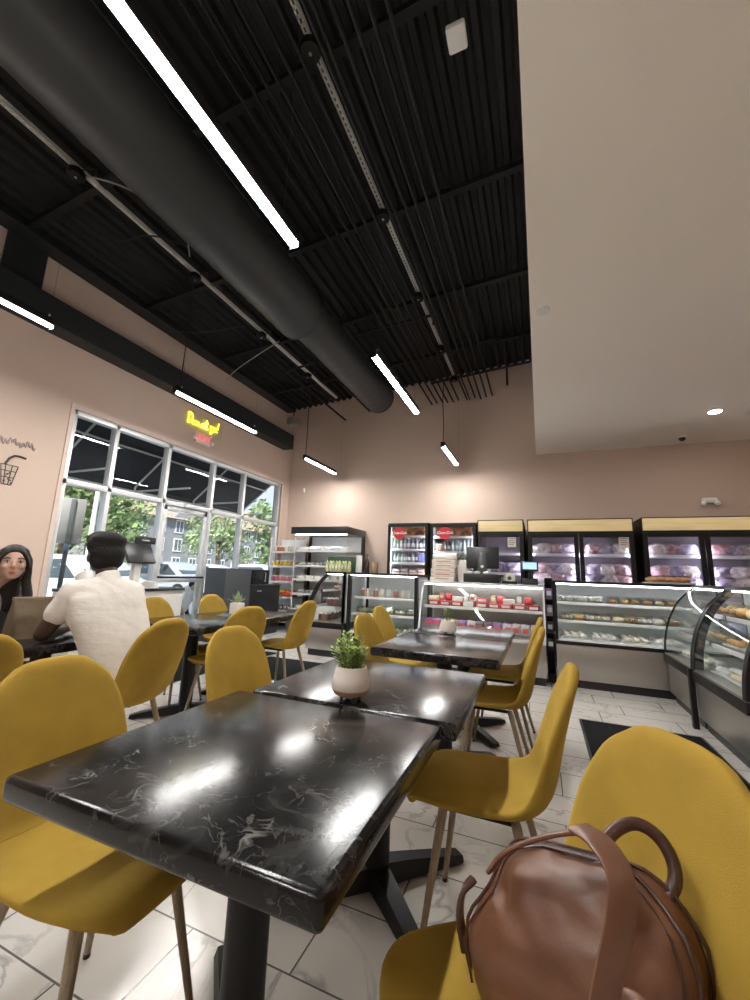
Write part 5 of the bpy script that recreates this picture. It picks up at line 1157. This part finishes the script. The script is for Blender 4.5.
for x0, x1, z0, z1 in ((1.30, .70, 1.02, 1.405), (-1.40, -.80, .985, 1.385)): MB().poly([(x0, -.66, z0+.01), (x0, .66, z0+.01), (x1, .58, z1+.01), (x1, -.58, z1+.01)], (.006*(1 if x0 > 0 else -1), 0, .008)).build('windscreen', bpy.data.materials['dark_car_glass'], car0, 0)
for x_ in (-1.35, 1.35):
    for s_ in (-1, 1):
        wh = MB().cyl((x_, s_*.70, .32), (x_, s_*.89, .32), .32, n=28).build('wheel', colmat((.02, .02, .02), .8), car0); MB().cyl((x_, s_*.885, .32), (x_, s_*.895, .32), .2, n=20).build('hub', ALU, wh)
for s_ in (-1, 1): MB().ell((2.08, s_*.62, .68), (.10, .16, .07)).build('headlight', colmat((.7, .7, .72), .15), car0); MB().ell((-2.08, s_*.64, .74), (.08, .14, .08)).build('tail_light', colmat((.45, .03, .03), .2), car0)
for i, (x, y, a, c, lab) in enumerate(((-10.6, 6.4, .15, (.62, .64, .66), 'white car parked outside the leftmost window'), (-14.5, 12.6, .1, (.36, .38, .41), 'silver grey car parked outside the glass door'), (-17.5, 17.8, .1, (.66, .66, .66), 'white car parked farther off beyond the door'), (-10.0, 12.9, .0, (.60, .61, .62), 'white car parked beyond the black cabinet'))):
    c_ = car0 if i == 0 else dup(car0); c_.location = (x, y, GZ); c_.rotation_euler = (0, 0, a); c_['label'] = lab
    if i:
        for q in c_.children:
            if q.name.startswith('body'): q.data = tinted(q.data, mat('car_paint_%s' % 'abcd'[i], c, .25, coat=.5))
# parking sign, lamp post
t = thing('street_sign', 'back of a grey rectangular sign on a channel post outside', 'sign', (-7.55, 4.42, GZ), -.45)
MB().bb(-.03, -.024, -.19, .19, 1.62, 2.42, .003).build('sign_panel', colmat((.30, .295, .285), .5, .1), t); MB().bb(-.02, .02, -.035, .035, 0, 2.40, .004).build('post', colmat((.10, .11, .11), .5), t); MB().bb(.02, .03, -.045, .045, 1.5, 1.62, .003).build('bracket', colmat((.2, .28, .33)), t)
t = thing('lamp_post', 'tall white lamp post seen through the leftmost window', 'lamp post', (-12.2, 7.75, GZ))
MB().cyl((0, 0, .3), (0, 0, 5.6), .075, .05, 14).build('pole', WHITEPL, t); MB().cyl((0, 0, 0), (0, 0, .3), .22, .2, 16).build('base', colmat((.5, .49, .47)), t); MB().box((.3, 0, 5.6), (.7, .22, .1), .03).build('lamp_head', DGREY, t)

for o in bpy.data.objects:
    if 'label' in o and len(o['label'].split()) > 16: print('LONG', len(o['label'].split()), o['label'])
